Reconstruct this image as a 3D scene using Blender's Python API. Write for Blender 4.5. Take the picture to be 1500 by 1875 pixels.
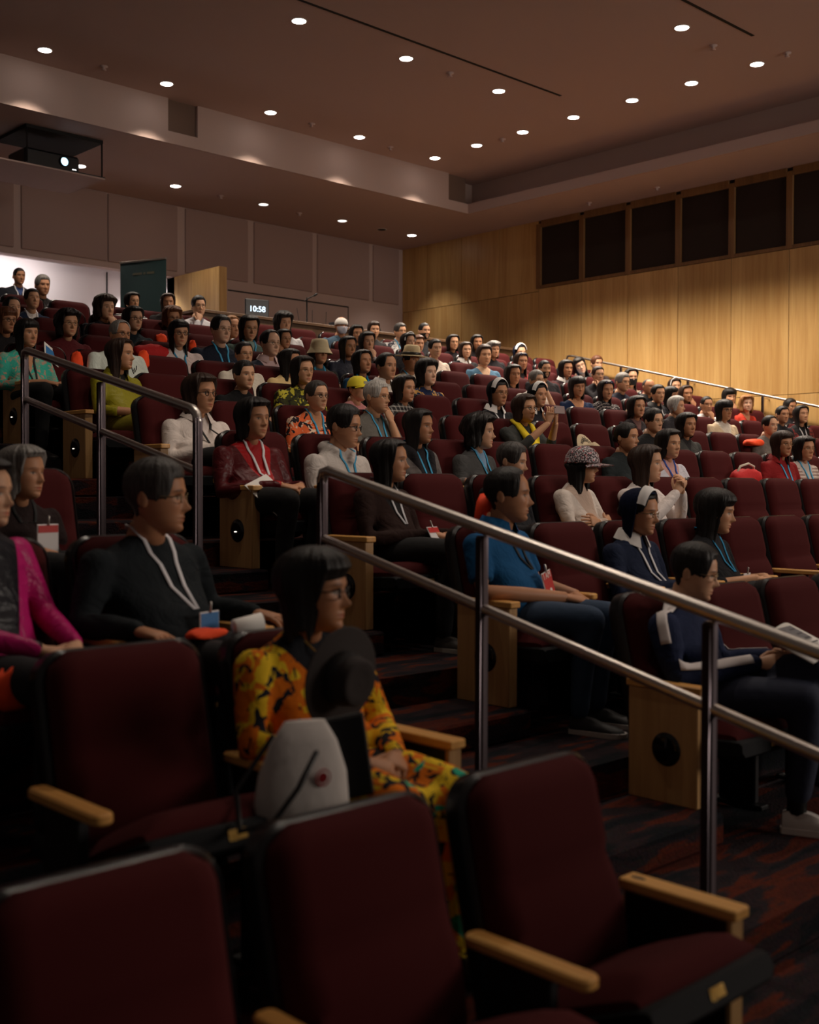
import bpy, bmesh, math, random
import numpy as np
from mathutils import Vector, Matrix
from mathutils.bvhtree import BVHTree

for o in list(bpy.data.objects):
    bpy.data.objects.remove(o)
scene = bpy.context.scene
COL = scene.collection
random.seed(7)
rng = np.random.default_rng(7)
PI = math.pi

# ------------------------------------------------------------------ camera
ZC = 2.464                                  # camera height above the lowest tier
FOC, YAW, PIT, ROL = 2129.0, math.radians(43.5), math.radians(-1.21), math.radians(0.137)
_F = np.array([math.sin(YAW)*math.cos(PIT), math.cos(YAW)*math.cos(PIT), math.sin(PIT)])
_R = np.array([math.cos(YAW), -math.sin(YAW), 0.0])
_U = np.cross(_R, _F)
_R, _U = _R*math.cos(ROL)+_U*math.sin(ROL), -_R*math.sin(ROL)+_U*math.cos(ROL)
cam_d = bpy.data.cameras.new('camera')
cam = bpy.data.objects.new('camera', cam_d)
COL.objects.link(cam)
m = Matrix(((_R[0], _U[0], -_F[0], 0), (_R[1], _U[1], -_F[1], 0), (_R[2], _U[2], -_F[2], ZC), (0, 0, 0, 1)))
cam.matrix_world = m
cam_d.sensor_fit = 'VERTICAL'
cam_d.sensor_height = 36.0
cam_d.lens = FOC/1875.0*36.0
cam_d.clip_start = 0.05
cam_d.dof.use_dof = True
cam_d.dof.focus_distance = 9.5
cam_d.dof.aperture_fstop = 2.3
scene.camera = cam

# ------------------------------------------------------------------ world, exposure
w = bpy.data.worlds.new('world')
scene.world = w
w.use_nodes = True
w.node_tree.nodes['Background'].inputs[0].default_value = (0.9, 0.72, 0.62, 1)
w.node_tree.nodes['Background'].inputs[1].default_value = 0.03
vs = scene.view_settings
vs.view_transform = 'Standard'
vs.look = 'None'
vs.gamma = 1.0
vs.exposure = 0.72
vs.use_curve_mapping = False

XW, YB, ZS, ZU = 17.0, 18.15, 5.05+ZC, 5.70+ZC      # right wall, back wall, soffit, upper ceiling
YF, XL = 14.90, 15.61                               # fascia plane, cove lip
RT, RH = 0.993, 0.266                               # row depth, row rise
def Yk(k): return 2.86+RT*k
def Zf(k): return RH*(k+4)+0.0                      # row floor
Z_TOP = Zf(11)

def ray(u, v): return _F+_R*(u-750)/FOC+_U*(937.5-v)/FOC
def onY(u, v, y):
    d = ray(u, v); p = d*(y/d[1]); return Vector((p[0], p[1], p[2]+ZC))
def proj(P):
    q = np.array([P[0], P[1], P[2]-ZC]); z = q@_F
    return 750+FOC*(q@_R)/z, 937.5-FOC*(q@_U)/z, z

# stage light that reaches the audience from the front of the hall
def area_light(name, loc, target, sx, sy, power, col):
    d = bpy.data.lights.new(name, 'AREA'); d.shape = 'RECTANGLE'; d.size = sx; d.size_y = sy
    d.energy = power; d.color = col
    o = bpy.data.objects.new(name, d); COL.objects.link(o)
    o.location = loc
    o.rotation_euler = (Vector(target)-Vector(loc)).to_track_quat('-Z', 'Y').to_euler()
    return o
STAGE = area_light('stage_light', (13.0, -6.5, 3.2+ZC), (8.0, 8.0, 0.8+ZC), 7.0, 2.5, 340, (1.0, 0.86, 0.74))
DOWN_W, SOFFIT_W = 52.0, 26.0

# ------------------------------------------------------------------ helpers
def link(o, parent=None):
    COL.objects.link(o)
    if parent is not None: o.parent = parent
    return o
def tag(o, label=None, cat=None, group=None, kind=None):
    if label: o['label'] = label
    if cat: o['category'] = cat
    if group: o['group'] = group
    if kind: o['kind'] = kind
    return o
def empty(name, loc, rz=0.0):
    o = bpy.data.objects.new(name, None); o.empty_display_size = 0.05
    COL.objects.link(o); o.location = loc; o.rotation_euler = (0, 0, rz); return o

class MB:
    """collects vertices and faces for one mesh"""
    def __init__(s): s.v = []; s.f = []; s.mi = []; s.n = 0; s.c = []
    def add(s, V, Fc, mi=0, col=None):
        V = np.asarray(V, float).reshape(-1, 3)
        s.v.append(V)
        for f in Fc:
            s.f.append(tuple(i+s.n for i in f)); s.mi.append(mi)
        if col is None: col = np.ones((len(V), 3))
        s.c.append(np.asarray(col, float).reshape(-1, 3)*np.ones((len(V), 1)))
        s.n += len(V)
        return s
    def box(s, x0, x1, y0, y1, z0, z1, b=0.0, mi=0):
        if b <= 0:
            V = [(x, y, z) for z in (z0, z1) for y in (y0, y1) for x in (x0, x1)]
            return s.add(V, [(0, 2, 3, 1), (4, 5, 7, 6), (0, 1, 5, 4), (2, 6, 7, 3), (0, 4, 6, 2), (1, 3, 7, 5)], mi)
        b = min(b, (x1-x0)*.49, (y1-y0)*.49, (z1-z0)*.49)
        V = []; idx = {}
        for k in (0, 1):
            for j in (0, 1):
                for i in (0, 1):
                    sx, sy, sz = (1, -1)[i], (1, -1)[j], (1, -1)[k]
                    c = ((x0, x1)[i], (y0, y1)[j], (z0, z1)[k])
                    idx[i, j, k, 0] = len(V); V.append((c[0], c[1]+sy*b, c[2]+sz*b))
                    idx[i, j, k, 1] = len(V); V.append((c[0]+sx*b, c[1], c[2]+sz*b))
                    idx[i, j, k, 2] = len(V); V.append((c[0]+sx*b, c[1]+sy*b, c[2]))
        q = []
        I = lambda i, j, k, a: idx[i, j, k, a]
        q += [(I(0,0,0,0), I(0,0,1,0), I(0,1,1,0), I(0,1,0,0)), (I(1,0,0,0), I(1,1,0,0), I(1,1,1,0), I(1,0,1,0))]
        q += [(I(0,0,0,1), I(1,0,0,1), I(1,0,1,1), I(0,0,1,1)), (I(0,1,0,1), I(0,1,1,1), I(1,1,1,1), I(1,1,0,1))]
        q += [(I(0,0,0,2), I(0,1,0,2), I(1,1,0,2), I(1,0,0,2)), (I(0,0,1,2), I(1,0,1,2), I(1,1,1,2), I(0,1,1,2))]
        for t in (0, 1):
            for r in (0, 1):
                q.append((I(t,r,0,0), I(t,r,1,0), I(t,r,1,1), I(t,r,0,1)))
                q.append((I(t,0,r,0), I(t,1,r,0), I(t,1,r,2), I(t,0,r,2)))
                q.append((I(0,t,r,1), I(1,t,r,1), I(1,t,r,2), I(0,t,r,2)))
        for k in (0, 1):
            for j in (0, 1):
                for i in (0, 1): q.append((I(i,j,k,0), I(i,j,k,1), I(i,j,k,2)))
        return s.add(V, q, mi)
    def grid(s, G, closed_u=False, mi=0, cap0=False, cap1=False, col=None):
        """G: (rows, cols, 3); closed_u joins the last column to the first"""
        G = np.asarray(G, float); r, c = G.shape[:2]; q = []
        cc = c if closed_u else c-1
        for i in range(r-1):
            for j in range(cc):
                a = i*c+j; b = i*c+(j+1) % c
                q.append((a, b, b+c, a+c))
        if cap0: q.append(tuple(range(c-1, -1, -1)))
        if cap1: q.append(tuple(range((r-1)*c, r*c)))
        return s.add(G.reshape(-1, 3), q, mi, None if col is None else np.asarray(col).reshape(-1, 3))
    def tube(s, pts, rad, n=8, mi=0, flat=1.0, round_end=True):
        pts = [np.array(p, float) for p in pts]
        if not hasattr(rad, '__len__'): rad = [rad]*len(pts)
        rad = list(rad)
        if round_end:
            d0 = pts[0]-pts[1]; d0 = d0/(np.linalg.norm(d0)+1e-9); d1 = pts[-1]-pts[-2]; d1 = d1/(np.linalg.norm(d1)+1e-9)
            pts = [pts[0]+d0*rad[0]*.8, pts[0]+d0*rad[0]*.45]+pts+[pts[-1]+d1*rad[-1]*.45, pts[-1]+d1*rad[-1]*.8]
            rad = [rad[0]*.45, rad[0]*.85]+rad+[rad[-1]*.85, rad[-1]*.45]
        G = []; up = None
        for i, p in enumerate(pts):
            t = (pts[min(i+1, len(pts)-1)]-pts[max(i-1, 0)]); t = t/(np.linalg.norm(t)+1e-9)
            if up is None:
                up = np.array([0, 0, 1.0]) if abs(t[2]) < .9 else np.array([1.0, 0, 0])
            a = np.cross(up, t); a /= np.linalg.norm(a)+1e-9
            b = np.cross(t, a); up = b
            G.append([p+rad[i]*(math.cos(2*PI*j/n)*a+flat*math.sin(2*PI*j/n)*b) for j in range(n)])
        return s.grid(G, True, mi, True, True)
    def lathe(s, prof, n=24, c=(0, 0, 0), mi=0, cap=True, M=None):
        G = np.array([[(c[0]+r*math.cos(2*PI*j/n), c[1]+r*math.sin(2*PI*j/n), c[2]+z) for j in range(n)] for r, z in prof])
        if M is not None: G = (G.reshape(-1, 3)@np.array(M.to_3x3()).T+np.array(M.translation)).reshape(G.shape)
        return s.grid(G, True, mi, cap, cap)
    def ell(s, c, r, nu=12, nv=8, mi=0, M=None):
        G = []
        for i in range(nv+1):
            t = PI*i/nv
            G.append([(r[0]*math.sin(max(t, .02) if i < nv else .02)*math.cos(2*PI*j/nu), r[1]*math.sin(max(t, .02) if i < nv else .02)*math.sin(2*PI*j/nu), r[2]*math.cos(t)) for j in range(nu)])
        G = np.array(G)
        if M is not None: G = (G.reshape(-1, 3)@M.T).reshape(G.shape)
        G = G+np.array(c)
        return s.grid(G[::-1], True, mi, True, True)
    def mesh(s, name, smooth=True, col=False):
        me = bpy.data.meshes.new(name)
        V = np.concatenate(s.v) if s.v else np.zeros((0, 3))
        me.from_pydata(V.tolist(), [], s.f)
        if any(s.mi): me.polygons.foreach_set('material_index', s.mi)
        if smooth: me.polygons.foreach_set('use_smooth', [True]*len(me.polygons))
        if col:
            a = me.color_attributes.new('tint', 'FLOAT_COLOR', 'POINT')
            C = np.concatenate(s.c); a.data.foreach_set('color', np.hstack([C, np.ones((len(C), 1))]).ravel())
        me.update()
        return me
    def build(s, name, mats, parent=None, smooth=False, loc=None, col=False):
        me = s.mesh(name, smooth, col)
        for mt in (mats if isinstance(mats, (list, tuple)) else [mats]): me.materials.append(mt)
        o = bpy.data.objects.new(name, me); link(o, parent)
        if loc: o.location = loc
        return o
def obj(name, me, parent=None, loc=(0, 0, 0), rot=(0, 0, 0), scale=None):
    o = bpy.data.objects.new(name, me); link(o, parent); o.location = loc; o.rotation_euler = rot
    if scale: o.scale = scale
    return o
def autosmooth(me, ang=35):
    me.polygons.foreach_set('use_smooth', [True]*len(me.polygons))
    try: me.set_sharp_from_angle(angle=math.radians(ang))
    except Exception: pass
    return me

# ------------------------------------------------------------------ materials
MATS = {}
def S(r, g, b):       # sRGB 0-255 to linear
    return tuple((c/255/12.92) if c/255 <= .04045 else ((c/255+.055)/1.055)**2.4 for c in (r, g, b))
def mk(name):
    mt = bpy.data.materials.new(name); mt.use_nodes = True
    nt = mt.node_tree; return mt, nt, nt.nodes['Principled BSDF']
def rgb(c): return (c[0], c[1], c[2], 1)
def simple(name, c, rough=.6, metal=0.0, bump=0.0, bscale=80, spec=.5, emit=0.0, ecol=None):
    if name in MATS: return MATS[name]
    mt, nt, b = mk(name)
    b.inputs['Base Color'].default_value = rgb(c); b.inputs['Roughness'].default_value = rough
    b.inputs['Metallic'].default_value = metal; b.inputs['Specular IOR Level'].default_value = spec
    if emit: b.inputs['Emission Color'].default_value = rgb(ecol or c); b.inputs['Emission Strength'].default_value = emit
    if bump:
        tc = nt.nodes.new('ShaderNodeTexCoord'); n = nt.nodes.new('ShaderNodeTexNoise'); bp = nt.nodes.new('ShaderNodeBump')
        n.inputs['Scale'].default_value = bscale; bp.inputs['Strength'].default_value = bump; bp.inputs['Distance'].default_value = .01
        nt.links.new(tc.outputs['Object'], n.inputs['Vector']); nt.links.new(n.outputs['Fac'], bp.inputs['Height'])
        nt.links.new(bp.outputs['Normal'], b.inputs['Normal'])
    MATS[name] = mt; return mt
def N(nt, t, **kw):
    n = nt.nodes.new(t)
    for k, v in kw.items():
        if k in ('op',): n.operation = v
        elif isinstance(k, str) and k.startswith('i'): n.inputs[int(k[1:])].default_value = v
        else: setattr(n, k, v)
    return n
def wood(name, c1, c2, axis='Z', scale=1.0, rough=.45):
    mt, nt, b = mk(name)
    tc = N(nt, 'ShaderNodeTexCoord'); mp = N(nt, 'ShaderNodeMapping'); oi = N(nt, 'ShaderNodeObjectInfo')
    st = {'Z': (14, 14, .7), 'Y': (14, .7, 14)}[axis]
    mp.inputs['Scale'].default_value = tuple(a*scale for a in st)
    ad = N(nt, 'ShaderNodeVectorMath', operation='ADD'); sc = N(nt, 'ShaderNodeVectorMath', operation='SCALE')
    sc.inputs['Scale'].default_value = 37.0
    cmb = N(nt, 'ShaderNodeCombineXYZ')
    nt.links.new(oi.outputs['Random'], cmb.inputs[0]); nt.links.new(oi.outputs['Random'], cmb.inputs[1])
    nt.links.new(cmb.outputs[0], sc.inputs[0])
    nt.links.new(tc.outputs['Object'], mp.inputs['Vector']); nt.links.new(mp.outputs[0], ad.inputs[0]); nt.links.new(sc.outputs[0], ad.inputs[1])
    n1 = N(nt, 'ShaderNodeTexNoise'); n1.inputs['Scale'].default_value = 1.6; n1.inputs['Detail'].default_value = 6; n1.inputs['Distortion'].default_value = .6
    n2 = N(nt, 'ShaderNodeTexNoise'); n2.inputs['Scale'].default_value = .28; n2.inputs['Detail'].default_value = 2
    nt.links.new(ad.outputs[0], n1.inputs['Vector']); nt.links.new(ad.outputs[0], n2.inputs['Vector'])
    mx = N(nt, 'ShaderNodeMath', operation='MULTIPLY_ADD'); mx.inputs[1].default_value = .55
    nt.links.new(n1.outputs['Fac'], mx.inputs[0])
    m2 = N(nt, 'ShaderNodeMath', operation='MULTIPLY'); m2.inputs[1].default_value = .6
    nt.links.new(n2.outputs['Fac'], m2.inputs[0]); nt.links.new(m2.outputs[0], mx.inputs[2])
    cr = N(nt, 'ShaderNodeValToRGB'); cr.color_ramp.elements[0].position = .42; cr.color_ramp.elements[1].position = .72
    cr.color_ramp.elements[0].color = rgb(c1); cr.color_ramp.elements[1].color = rgb(c2)
    nt.links.new(mx.outputs[0], cr.inputs[0])
    hs = N(nt, 'ShaderNodeHueSaturation'); mr = N(nt, 'ShaderNodeMapRange'); mr.inputs['To Min'].default_value = .9; mr.inputs['To Max'].default_value = 1.08
    nt.links.new(oi.outputs['Random'], mr.inputs['Value']); nt.links.new(mr.outputs[0], hs.inputs['Value'])
    nt.links.new(cr.outputs[0], hs.inputs['Color']); nt.links.new(hs.outputs[0], b.inputs['Base Color'])
    b.inputs['Roughness'].default_value = rough
    return mt
def carpet():
    mt, nt, b = mk('carpet')
    tc = N(nt, 'ShaderNodeTexCoord'); mp = N(nt, 'ShaderNodeMapping'); mp.inputs['Scale'].default_value = (1.6, 6.5, 6.5)
    nt.links.new(tc.outputs['Object'], mp.inputs['Vector'])
    n1 = N(nt, 'ShaderNodeTexNoise'); n1.inputs['Scale'].default_value = 1.5; n1.inputs['Detail'].default_value = 3; n1.inputs['Distortion'].default_value = .3
    cr = N(nt, 'ShaderNodeValToRGB'); e = cr.color_ramp.elements
    e[0].position = .0; e[0].color = rgb(S(22, 24, 28)); e[1].position = 1; e[1].color = rgb(S(112, 50, 30))
    for p, c in ((.40, S(30, 33, 38)), (.47, S(54, 40, 44)), (.53, S(48, 42, 46)), (.58, S(104, 46, 30)), (.66, S(84, 40, 32))):
        x = e.new(p); x.color = rgb(c)
    nt.links.new(mp.outputs[0], n1.inputs['Vector']); nt.links.new(n1.outputs['Fac'], cr.inputs[0])
    n2 = N(nt, 'ShaderNodeTexNoise'); n2.inputs['Scale'].default_value = 90
    nt.links.new(tc.outputs['Object'], n2.inputs['Vector'])
    mx = N(nt, 'ShaderNodeMix', data_type='RGBA', blend_type='MULTIPLY'); mx.inputs[0].default_value = .7
    nt.links.new(cr.outputs[0], mx.inputs[6]); nt.links.new(n2.outputs['Color'], mx.inputs[7])
    nt.links.new(mx.outputs[2], b.inputs['Base Color'])
    bp = N(nt, 'ShaderNodeBump'); bp.inputs['Strength'].default_value = .6; bp.inputs['Distance'].default_value = .01
    nt.links.new(n2.outputs['Fac'], bp.inputs['Height']); nt.links.new(bp.outputs[0], b.inputs['Normal'])
    b.inputs['Roughness'].default_value = .95; b.inputs['Specular IOR Level'].default_value = .1
    return mt
M_CARPET = carpet()
M_WALLW = wood('maple_panel', S(186, 142, 82), S(212, 172, 110), 'Z', 1.0, .42)
M_SEATW = wood('maple_seat', S(184, 142, 92), S(210, 168, 114), 'Z', 2.0, .4)
M_ARMW = wood('maple_arm', S(214, 152, 80), S(236, 182, 106), 'Y', 2.0, .35)
M_PLASTER = simple('plaster', S(184, 160, 151), .85, bump=.05, bscale=200)
M_CEIL = simple('ceiling_paint', S(192, 168, 160), .9, bump=.05, bscale=200)
M_WHITEW = simple('white_wall', S(205, 196, 196), .85)
M_BACKP = simple('back_panel_fabric', S(160, 134, 126), .95, bump=.15, bscale=300)
M_GLASS = simple('dark_window_shade', S(66, 70, 74), .4, bump=.02, bscale=30)
M_BLACK = simple('black_plastic', S(22, 23, 25), .3)
M_DARK = simple('dark_metal', S(30, 30, 32), .5, .3)
M_STEEL = simple('brushed_steel', S(205, 198, 192), .34, 1.0, bump=.03, bscale=150)
M_POST = simple('post_steel', S(112, 102, 108), .38, .85)
M_VELVET = simple('maroon_fabric', S(68, 19, 20), .92, bump=.12, bscale=350, spec=.15)
M_BRASS = simple('brass_plate', S(200, 160, 84), .4, .6)
M_TRIM = simple('light_trim', S(210, 205, 200), .4)
M_LED = simple('lamp_lens', (1, .95, .9), .5, emit=9.0, ecol=(1, .93, .86))
M_LEDLOW = simple('lamp_lens_dim', (.5, .46, .42), .3, emit=1.2, ecol=(1, .93, .86))
M_SLOT = simple('slot_black', S(10, 10, 10), .8)
M_OFFWHITE = simple('off_white_print', S(235, 232, 226), .6)
M_ORANGE = simple('orange_cloth', S(255, 78, 22), .8, bump=.3, bscale=25)
M_RED = simple('red_cloth', S(190, 24, 26), .8, bump=.3, bscale=25)
M_BLUEPRINT = simple('blue_print', S(40, 120, 185), .5)
# ------------------------------------------------------------------ structure: floor tiers, steps, landing
XLEFT, XAIS0, XAIS1 = -3.0, 2.60, 4.03
fl = MB(); fl.box(XLEFT, XW+.2, Yk(-4)-1.2, YB+1.2, -.25, 0.0)
floor = fl.build('floor', M_CARPET); tag(floor, kind='structure')
for k in range(-4, 11):
    MB().box(XLEFT, XW, Yk(k)-.95 if k > -4 else Yk(k)-1.2, YB+1.1, Zf(k)-RH if k > -4 else -.01, Zf(k)).build('tier', M_CARPET, floor)
MB().box(XLEFT, XW, Yk(10)+.043, YB+1.1, Zf(10), Z_TOP).build('landing', M_CARPET, floor)
for k in range(-3, 11):
    MB().box(XAIS0-.02, XAIS1, Yk(k)-.42, Yk(k)+.043, Zf(k), Zf(k)+.126, .012).build('step', M_CARPET, floor)
    MB().box(15.95, XW, Yk(k)-.42, Yk(k)+.043, Zf(k), Zf(k)+.126, .012).build('step', M_CARPET, floor)

# right wall with maple panels and clerestory windows
wr = MB(); wr.box(XW+.03, XW+.2, -3, YB+.2, 0, 5.2+ZC+.6)
wall_right = wr.build('wall_right', simple('panel_gap', S(40, 26, 14), .8)); tag(wall_right, kind='structure')
seams = [YB, 17.42, 16.40, 15.39, 14.375, 13.35, 12.32, 11.285, 10.26, 9.235, 8.21, 7.185, 6.16, 5.13, 4.1, 3.08, 2.05]
Zj, Zwb, Zwt = 1.48+ZC, 3.77+ZC, 4.97+ZC
g = .004
for a, b_ in zip(seams[1:], seams[:-1]):
    MB().box(XW, XW+.035, a+g, b_-g, 0, Zj-g, .003).build('panel', M_WALLW, wall_right)
    MB().box(XW, XW+.035, a+g, b_-g, Zj+g, (3.72+ZC if a > 14.2 else Zwb)-g, .003).build('panel', M_WALLW, wall_right)
    if a > 14.2: MB().box(XW, XW+.035, a+g, b_-g, 3.72+ZC+g, ZS, .003).build('panel', M_WALLW, wall_right)
M_FRAME = wood('maple_frame', S(116, 82, 46), S(140, 102, 60), 'Z', 2.0)
wi = 0
for a, b_ in zip(seams[1:], seams[:-1]):
    if b_ > 14.4: continue
    wi += 1
    wo = MB().box(XW+.10, XW+.16, a+.02, b_-.0, Zwb+.03, Zwt, 0).build('window_%d' % wi, M_FRAME); tag(wo, kind='structure')
    MB().box(XW-.012, XW+.15, b_-.055, b_+.055, Zwb, Zwt+.02, .004).build('window_frame', M_FRAME, wo)
    MB().box(XW-.012, XW+.15, a+.055, b_-.055, Zwb, Zwb+.06, .004).build('window_sill', M_FRAME, wo)
    MB().box(XW-.012, XW+.15, a+.055, b_-.055, Zwt-.05, ZS, .004).build('window_frame', M_FRAME, wo)
    MB().box(XW+.07, XW+.105, a+.055, b_-.055, Zwb+.06, Zwt-.05).build('pane', M_GLASS, wo)

# back wall, upper band with fabric panels, alcove below it on the left
bw = MB()
bw.box(11.38, XW+.1, YB, YB+.2, 0, ZS+.1)
bw.box(XLEFT, 11.38, YB, YB+.2, 3.77+ZC, ZS+.1)
wall_back = bw.build('wall_back', M_PLASTER); tag(wall_back, kind='structure')
for a, b_ in ((5.35, 6.8), (6.93, 8.36), (8.49, 10.03), (10.05, 11.43), (11.60, 12.98), (13.12, 14.54), (14.66, 16.04), (16.15, 16.88)):
    MB().box(a, b_, YB-.028, YB+.01, 3.87+ZC, ZS-.015, .012).build('panel', M_BACKP, wall_back)
al = MB()
al.box(XLEFT, 11.60, YB+1.05, YB+1.2, Z_TOP, 4.0+ZC)
al.box(11.38, 11.60, YB+.2, YB+1.1, Z_TOP, 4.0+ZC)
al.box(XLEFT, 11.4, YB+.2, YB+1.1, 3.93+ZC, 4.05+ZC)
alc = al.build('wall_alcove', M_WHITEW); tag(alc, kind='structure')
tr = MB(); tr.box(12.53, 15.49, YB-.012, YB+.005, 3.665+ZC, 3.69+ZC, .003); tr.box(15.475, 15.49, YB-.008, YB+.005, 3.0+ZC, 3.67+ZC, .002)
tag(tr.build('trim_1', M_SLOT), kind='structure')
# ceiling: soffit ring, fascia with recesses, raised ceiling with slots, cove
ce = MB()
ce.box(XLEFT, XW+.1, YF+.06, YB+.1, ZS, ZS+.10)
ce.box(XL+.06, XW+.1, -3, YF+.06, ZS, ZS+.10)
ceiling = ce.build('ceiling', M_CEIL); tag(ceiling, kind='structure')
up = MB()
up.box(XLEFT, XW+.2, -3, YB, ZU, ZU+.15)
up.build('raised_ceiling', M_CEIL, ceiling)
fa = MB()
zr = 5.225+ZC
fa.box(XLEFT, XL+.05, YF, YF+.06, ZS, zr); fa.box(XLEFT, XL+.05, YF+.06, YF+.12, ZS+.05, zr)
for a, b_ in ((XLEFT, 3.4), (3.9, 9.24), (9.75, 15.10)): fa.box(a, b_, YF, YF+.12, zr, ZU)
fa.box(XLEFT, XW, YF+.30, YF+.40, ZS+.05, ZU)
for x in (3.4, 3.9, 9.24, 9.75, 15.10): fa.box(x-.01, x+.01, YF+.10, YF+.3, zr, ZU)
fa.build('fascia', M_PLASTER, ceiling)
for x0, x1 in ((3.4, 3.9), (9.24, 9.75), (15.10, 15.60)): MB().box(x0+.012, x1-.012, YF+.05, YF+.09, zr, ZU).build('recess_panel', simple('recess_brown', S(112, 90, 78), .95, bump=.2, bscale=400), ceiling)  # plain panel filling each fascia recess, darker brown than the plaster
co = MB()
co.box(XL, XL+.06, -3, YF, ZS, zr); co.box(XL+.06, XL+.10, -3, YF+.12, ZS+.05, zr)
co.box(XL+.42, XL+.52, -3, YF+.3, zr-.15, ZU)
co.box(XL+.10, XL+.45, -3, YF+.3, zr-.16, zr-.12)
co.build('cove', M_PLASTER, ceiling)
for (x0, x1, y) in ((5.0, 13.31, 10.85), (5.0, 13.30, 7.745)):
    MB().box(x0, x1, y-.022, y+.022, ZU-.004, ZU+.01).build('slot', M_SLOT, ceiling)

# wood partition at the back, counter behind the last row
pt = MB(); pt.box(11.38, 11.54, 16.74, YB+.25, Z_TOP, 3.78+ZC, .004)
o = pt.build('wood_partition', M_WALLW); tag(o, 'tall maple clad partition projecting from the back wall beside the green banner', 'partition')
sm = MB(); sm.box(11.374, 11.384, 17.55, 17.562, Z_TOP+.02, 3.775+ZC); sm.build('seam', simple('pale_edge', S(215, 180, 120), .5), o)
M_DESK = wood('dark_desk', S(84, 60, 40), S(104, 76, 52), 'Z', 1.0, .5)
ct = empty('av_counter', (11.0, 13.9, Z_TOP)); tag(ct, 'long low brown wood counter behind the last row carrying the sound equipment', 'counter')
MB().box(-2.0, 4.6, -.14, -.10, 0, .90, .004).build('front_panel', M_DESK, ct)
MB().box(-2.02, 4.62, -.18, .60, .90, .945, .006).build('counter_top', M_DESK, ct)
MB().box(-1.95, -1.90, -.1, .55, 0, .90).build('side_panel', M_WALLW, ct)
MB().box(4.5, 4.55, -.1, .55, 0, .90).build('side_panel', M_WALLW, ct)

# ------------------------------------------------------------------ recessed lights
trim_me = MB().lathe([(.085, .004), (.085, -.006), (.098, -.008), (.102, 0), (.102, .004)], 24).mesh('trim_ring')
trim_me.materials.append(M_TRIM)
def lens_mesh(name, mt):
    me = MB().lathe([(.003, -.016), (.05, -.014), (.080, -.009), (.088, -.003), (.088, .004)], 24).mesh(name); me.materials.append(mt); return me
lens_on, lens_dim, lens_off = lens_mesh('lens', M_LED), lens_mesh('lens', M_LEDLOW), lens_mesh('lens', M_SLOT)
def downlight(x, y, z, lens, power, label, group, cone=104, blend=.45, col=(1, .85, .70), tilt=0):
    r = empty('downlight', (x, y, z)); tag(r, label, 'light', group)
    obj('trim_ring', trim_me, r); obj('lens', lens, r)
    if power:
        d = bpy.data.lights.new('lamp', 'SPOT'); d.energy = power*PI; d.spot_size = math.radians(cone); d.spot_blend = blend
        d.color = col; d.shadow_soft_size = .07
        l = bpy.data.objects.new('lamp', d); link(l, r); l.location = (0, 0, -.03); l.rotation_euler = (tilt, 0, 0)
ordn = ('first', 'second', 'third', 'fourth', 'fifth', 'sixth', 'seventh', 'eighth', 'ninth')
for i, x in enumerate((7.07, 8.90, 10.72, 12.51, 14.24)):
    downlight(x, 14.39, ZU, lens_on, DOWN_W, '%s round downlight from the left in the ceiling row along the fascia' % ordn[i], 'fascia row downlights', 92, .5)
for i, y in enumerate((13.38, 12.37, 11.34, 10.25, 9.24, 8.22)):
    downlight(14.22, y, ZU, lens_on, DOWN_W*2.3, '%s round downlight from the ceiling corner in the row along the cove' % ordn[i+1], 'cove row downlights')
for i, (x, y) in enumerate(((8.88, 11.34), (10.68, 11.34), (12.51, 11.34))):
    downlight(x, y, ZU, lens_on, DOWN_W*1.15, '%s of the three round downlights beside the long black ceiling slot' % ordn[i], 'mid ceiling downlights')
downlight(12.43, 8.22, ZU, lens_on, DOWN_W*1.15, 'round downlight near the short black slot at the top right', 'mid ceiling downlights')
for j, y in enumerate((5.15, 2.05)):
    for i, x in enumerate((3.4, 5.25, 7.07, 8.9, 10.7, 12.5, 14.24)):
        downlight(x, y, ZU, lens_on, DOWN_W*(.5, .16)[j]*(2.0 if x > 14 else 1), 'round downlight above the frame, %s from the left in the %s overhead row' % (ordn[i], ('farther', 'nearer')[j]), 'overhead downlights')
for i, (x, ln, p) in enumerate(((8.91, lens_on, 1), (10.65, lens_on, .7), (12.47, lens_dim, 0), (14.31, lens_dim, 0), (16.13, lens_on, .85))):
    downlight(x, 16.95, ZS, ln, SOFFIT_W*p, '%s round downlight from the projector along the low rear soffit' % ordn[i], 'rear soffit downlights', 90, .7, (1, .9, .8))
downlight(15.35, 16.98, ZS, lens_off, 0, 'unlit dark round downlight in the low rear soffit', None)
downlight(11.0, YB+.45, 3.92+ZC, lens_on, 45, 'round downlight hidden in the alcove by the wood partition', None, 120, .8, (1, .94, .92))
stl = empty('strip_light', (8.1, YB+.30, 3.925+ZC)); tag(stl, 'white strip light in the alcove ceiling over the standing men', 'light')
MB().box(-1.3, 1.3, -.04, .04, -.035, 0, .006).build('housing', M_TRIM, stl)
MB().box(-1.28, 1.28, -.03, .03, -.040, -.034).build('diffuser', M_LEDLOW, stl)
d_ = bpy.data.lights.new('lamp', 'AREA'); d_.shape = 'RECTANGLE'; d_.size = 2.5; d_.size_y = .06; d_.energy = 30; d_.color = (1, .94, .93)
l_ = bpy.data.objects.new('lamp', d_); link(l_, stl); l_.location = (0, 0, -.05); l_.rotation_euler = (.55, 0, 0)
spr = MB().lathe([(.055, 0), (.055, -.012), (.02, -.02), (.02, -.045), (.035, -.05), (.035, -.055)], 16).mesh('detector'); spr.materials.append(M_CEIL)
lab = ('between two downlights near the top right', 'over the far fascia corner', 'left of the recessed fascia box', 'under the long black slot', 'midway along the fascia downlight row', 'beside the cove downlight row', 'at the top right ceiling edge')
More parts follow.
